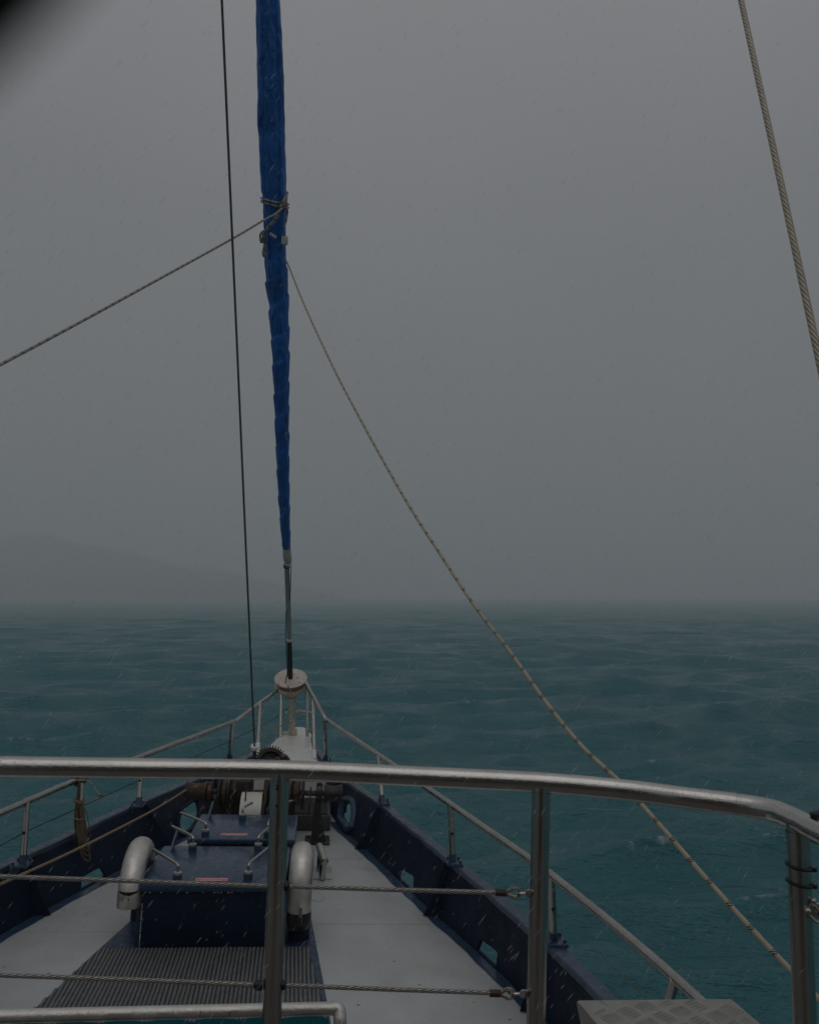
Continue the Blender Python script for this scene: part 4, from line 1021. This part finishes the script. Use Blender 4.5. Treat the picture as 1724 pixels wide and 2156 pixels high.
mb.tube([dep(541, 2078, PY1 - .01), dep(540, 2086, PY1 - .012)], .004, 6)
build('grommet', mb, M['black'], dk)
# shackle on the right post
pc = posts[2]; c = dep(1708, 1918, pc[0].y - .032)
mb = MB().tube(smooth([c + V(-.012, 0, 0), c + V(-.004, -.008, -.016), c + V(.012, -.01, -.026), c + V(.03, -.008, -.02), c + V(.05, 0, -.01)], 6), .0042, 8).ball(c + V(-.012, -.004, .0), .010).tube([c + V(-.0, -.01, .018), c + V(.03, -.006, -.012)], .005, 8).lathe([(.008, -.005), (.018, -.005), (.02, 0), (.018, .005), (.008, .005)], c + V(.018, 0, .0), (.3, 1, 0), 18).ball(c + V(.006, 0, .024), .008)
build('shackle', mb, M['steelp'], dk)
# hanging and standing drops on the top rail (nobody could count them)
mb = MB(); random.seed(11)
for i in range(900):
    f_ = random.uniform(8, len(RPTS) - 30); j = int(f_); c = lerp(RPTS[j], RPTS[j + 1], f_ - j); d = (RPTS[j + 1] - RPTS[j]).normalized(); s_ = d.cross(V(0, 0, 1)).normalized()
    if i < 330: a_ = R(random.gauss(-90, 7)); r_ = random.uniform(.0012, .0028); sq = (1, 1, 1.35)
    else: a_ = R(random.uniform(20, 160)); r_ = random.uniform(.0007, .0021); sq = (1, 1, .8)
    n_ = s_ * math.cos(a_) + V(0, 0, 1) * math.sin(a_)
    mb.ball(c + n_ * .0308, r_, 6, sq)
dd_ = build('water_drops', mb, M['drop'], dk); dd_['kind'] = 'stuff'

# black cable ties
for y, lab in ((1823, 'upper black cable tie around the right foreground post'), (1858, 'lower black cable tie around the right foreground post')):
    c, b = posts[2]; q = dep(1704, y, c.y); tt = (q.z - c.z) / (b.z - c.z); m_ = lerp(c, b, tt)
    loop = [m_ + V(.0325 * math.cos(a), .0325 * math.sin(a), .004 * math.sin(a + .5) - .003 * math.cos(a)) for a in [2 * math.pi * j / 28 for j in range(28)]]
    mb = MB().tube(loop, .0042, 6, closed=True).bbox(m_ + V(.026, -.026, -.003), (.012, .010, .012), .002)
    tag(build('cable_tie', mb, M['black'], loc=m_), lab, 'cable tie', 'black cable ties')
q = on(1720, 1745, zr); loop = [q + V(.034 * math.cos(a), .012 * math.cos(a), .034 * math.sin(a)) for a in [2 * math.pi * j / 24 for j in range(24)]]
mb = MB().tube(loop, .0045, 6, closed=True).bbox(q + V(-.008, -.01, .037), (.028, .022, .012), .004).tube([q + V(-.01, 0, .04), q + V(.03, .0, .045)], .004, 6)
tag(build('cable_tie', mb, M['black'], loc=q), 'black cable tie with a bulky head on top of the right bend of the rail', 'cable tie', 'black cable ties')

# ------------------------------------------------------------------ pipe frame with teal canvas
t = thing('canvas_screen', 'low steel pipe frame with teal canvas at the bottom edge left of centre', 'screen', V(-.5, 2.8, 1.08))
fz = 1.25; A_ = on(-200, 2146, fz); B_ = on(700, 2124.5, fz); d = (B_ - A_).normalized()
cn = on(716, 2124.5, fz)
pp = [A_ - d * .1] + [lerp(A_, B_, k / 4) for k in range(5)]
build('top_pipe', MB().tube(pp, .0205, 24), M['steelvent'], t)
build('corner_pipe', MB().tube(smooth([B_ - d * .002, B_ + d * .012, B_ + d * .022 + V(0, -.004, -.006), B_ + d * .026 + V(0, -.02, -.03)], 6) + [B_ + d * .026 + V(0, -.02, -.20)], .0215, 24), M['steelvent'], t)
mb = MB(); n = 60; nv = 8; a0 = A_ - V(0, .024, 0); b0 = B_ - V(.012, .024, 0); vs = []
for j in range(nv + 1):
    for i in range(n + 1):
        p = lerp(a0, b0, i / n); sag = .010 * (1 - abs(math.sin(i / n * math.pi * 9))) ** 3
        vs.append(p + V(0, .006 * math.sin(i * .5) * j / nv, -.012 - sag - j / nv * .17))
fs = [(j * (n + 1) + i, j * (n + 1) + i + 1, (j + 1) * (n + 1) + i + 1, (j + 1) * (n + 1) + i)[::-1] for j in range(nv) for i in range(n)]
m2 = len(vs); vs2 = [v + V(0, .003, 0) for v in vs]
build('canvas', MB().add(vs + vs2, fs + [tuple(m2 + q for q in f_[::-1]) for f_ in fs], True), M['teal'], t)

# ------------------------------------------------------------------ chequer plate box, bottom right
zt_ = 1.25
C = [on(1214, 2106, zt_), on(1541, 2102.5, zt_), None, None]
cA, cB = C[0], C[1]; dN = V(.0, -1, 0)
cD = on(1262, 2162, zt_); cC = on(1608, 2160, zt_)
dl_, dr_ = (cD - cA), (cC - cB); cD = cA + dl_ * 2.2; cC = cB + dr_ * 2.2
t = thing('step_box', 'grey aluminium chequer plate step box at the bottom right corner', 'box', (cA + cC) / 2 + V(0, 0, -.2))
bx = [cA, cB, cC, cD]; cen = sum(bx, Vector()) / 4; mb = MB(); n = 4
def rg(off, z): return [p + (p - cen).normalized() * off + V(0, 0, z) for p in bx]
rings = [rg(-.05, -.22), rg(0, -.012), rg(-.002, -.004), rg(-.010, 0)]
vs = [p for r_ in rings for p in r_]; fs = [(i * 4 + k, (i + 1) * 4 + k, (i + 1) * 4 + (k + 1) % 4, i * 4 + (k + 1) % 4) for i in range(3) for k in range(4)]
fs.append([12, 13, 14, 15][::-1]); fs.append([0, 1, 2, 3])
build('box_body', MB().add(vs, fs), M['plate'], t)
# five-bar tread pattern
mb = MB(); inset = [cen + (p - cen) * .965 for p in bx]
def inpoly(p, P):
    r_ = False
    for i in range(len(P)):
        a, b = P[i], P[i - 1]
        if (a.y > p.y) != (b.y > p.y) and p.x < (b.x - a.x) * (p.y - a.y) / (b.y - a.y) + a.x: r_ = not r_
    return r_
cell = .082; rot = Matrix.Rotation(R(28), 3, 'Z')
for i in range(-14, 15):
    for j in range(-14, 15):
        c = cen + rot @ V(i * cell, j * cell, 0); ori = R(28) + (0 if (i + j) % 2 else R(90))
        dd = V(math.cos(ori), math.sin(ori), 0); nn = V(-dd.y, dd.x, 0)
        for k in range(-2, 3):
            q = c + nn * k * .0145; L_ = .034 - abs(k) * .002
            if inpoly(q + dd * L_, inset) and inpoly(q - dd * L_, inset):
                z = .0; w_ = .0042
                mb.add([q - dd * L_ + V(0, 0, z), q + nn * w_ + V(0, 0, z), q + dd * L_ + V(0, 0, z), q - nn * w_ + V(0, 0, z), q - dd * L_ * .6 + V(0, 0, .0045), q + dd * L_ * .6 + V(0, 0, .0045)],
                       [(0, 3, 5, 4), (3, 2, 5), (2, 1, 5), (1, 0, 4, 5)])
build('tread_bars', mb, M['plate'], t)

# ------------------------------------------------------------------ dark brim close to the lens, top left
mb = MB()
def LC(px, py, d):      # close to the lens, along a viewing direction
    return E0 + ray(px, py).normalized() * d
a, b = LC(-330, 345, .050) , LC(350, -330, .050)
SH = LC(-160, -160, .05) - LC(0, 0, .05)
a, b = a + SH, b + SH
pts = [a + (b - a) * (k / 10) + (LC(-200, -200, .04) - LC(0, 0, .04)) * (.55 - .25 * math.sin(math.pi * k / 10)) for k in range(-6, 17)]
mb.tube(pts, [.0065] * len(pts), 16)
hd = tag(build('hood_brim', mb, M['hood'], loc=pts[11]), 'blurred black hood brim very close to the lens in the top left corner', 'hood brim')

# ------------------------------------------------------------------ rain (slender falling drops)
mb = MB(); nr_ = np.random.default_rng(5); vs = []; fs = []
for i in range(12000):
    Y = 1.6 + 13 * nr_.random() ** 1.25; px = nr_.uniform(-150, 1870); py = nr_.uniform(-150, 2300)
    p = dep(px, py, Y)
    if p.z < .05: continue
    p = BOAT @ p
    L_ = nr_.uniform(.008, .034); d = Vector((.62 + nr_.normal() * .07, nr_.normal() * .25, .80)).normalized() * L_ * .5
    r_ = nr_.uniform(.0004, .0008); s_ = d.cross(Vector((0, 1, 0))).normalized() * r_; u2 = d.cross(s_).normalized() * r_
    b = len(vs); vs += [p - d, p + s_, p - s_ * .5 + u2 * .87, p - s_ * .5 - u2 * .87, p + d]
    fs += [(b, b + 2, b + 1), (b, b + 3, b + 2), (b, b + 1, b + 3), (b + 4, b + 1, b + 2), (b + 4, b + 2, b + 3), (b + 4, b + 3, b + 1)]
mb.add(vs, fs, True); o = build('rain', mb, M['rain'], loc=(0, 0, 0), auto=False, world=True); o['kind'] = 'stuff'

# ------------------------------------------------------------------ haze
mb = MB().box((0, 0, 110 - 3.6), (7200, 7200, 220)); hz = build('haze', mb, bpy.data.materials.new('haze'), loc=(0, 0, 0), auto=False, world=True)
hm = hz.data.materials[0]; hm.use_nodes = True; N = hm.node_tree.nodes; N.clear(); oo = N.new('ShaderNodeOutputMaterial'); pv = N.new('ShaderNodeVolumePrincipled')
pv.inputs['Color'].default_value = (.955, .962, .975, 1); pv.inputs['Density'].default_value = .0013; pv.inputs['Anisotropy'].default_value = .1
hm.node_tree.links.new(pv.outputs[0], oo.inputs['Volume']); hz['kind'] = 'stuff'
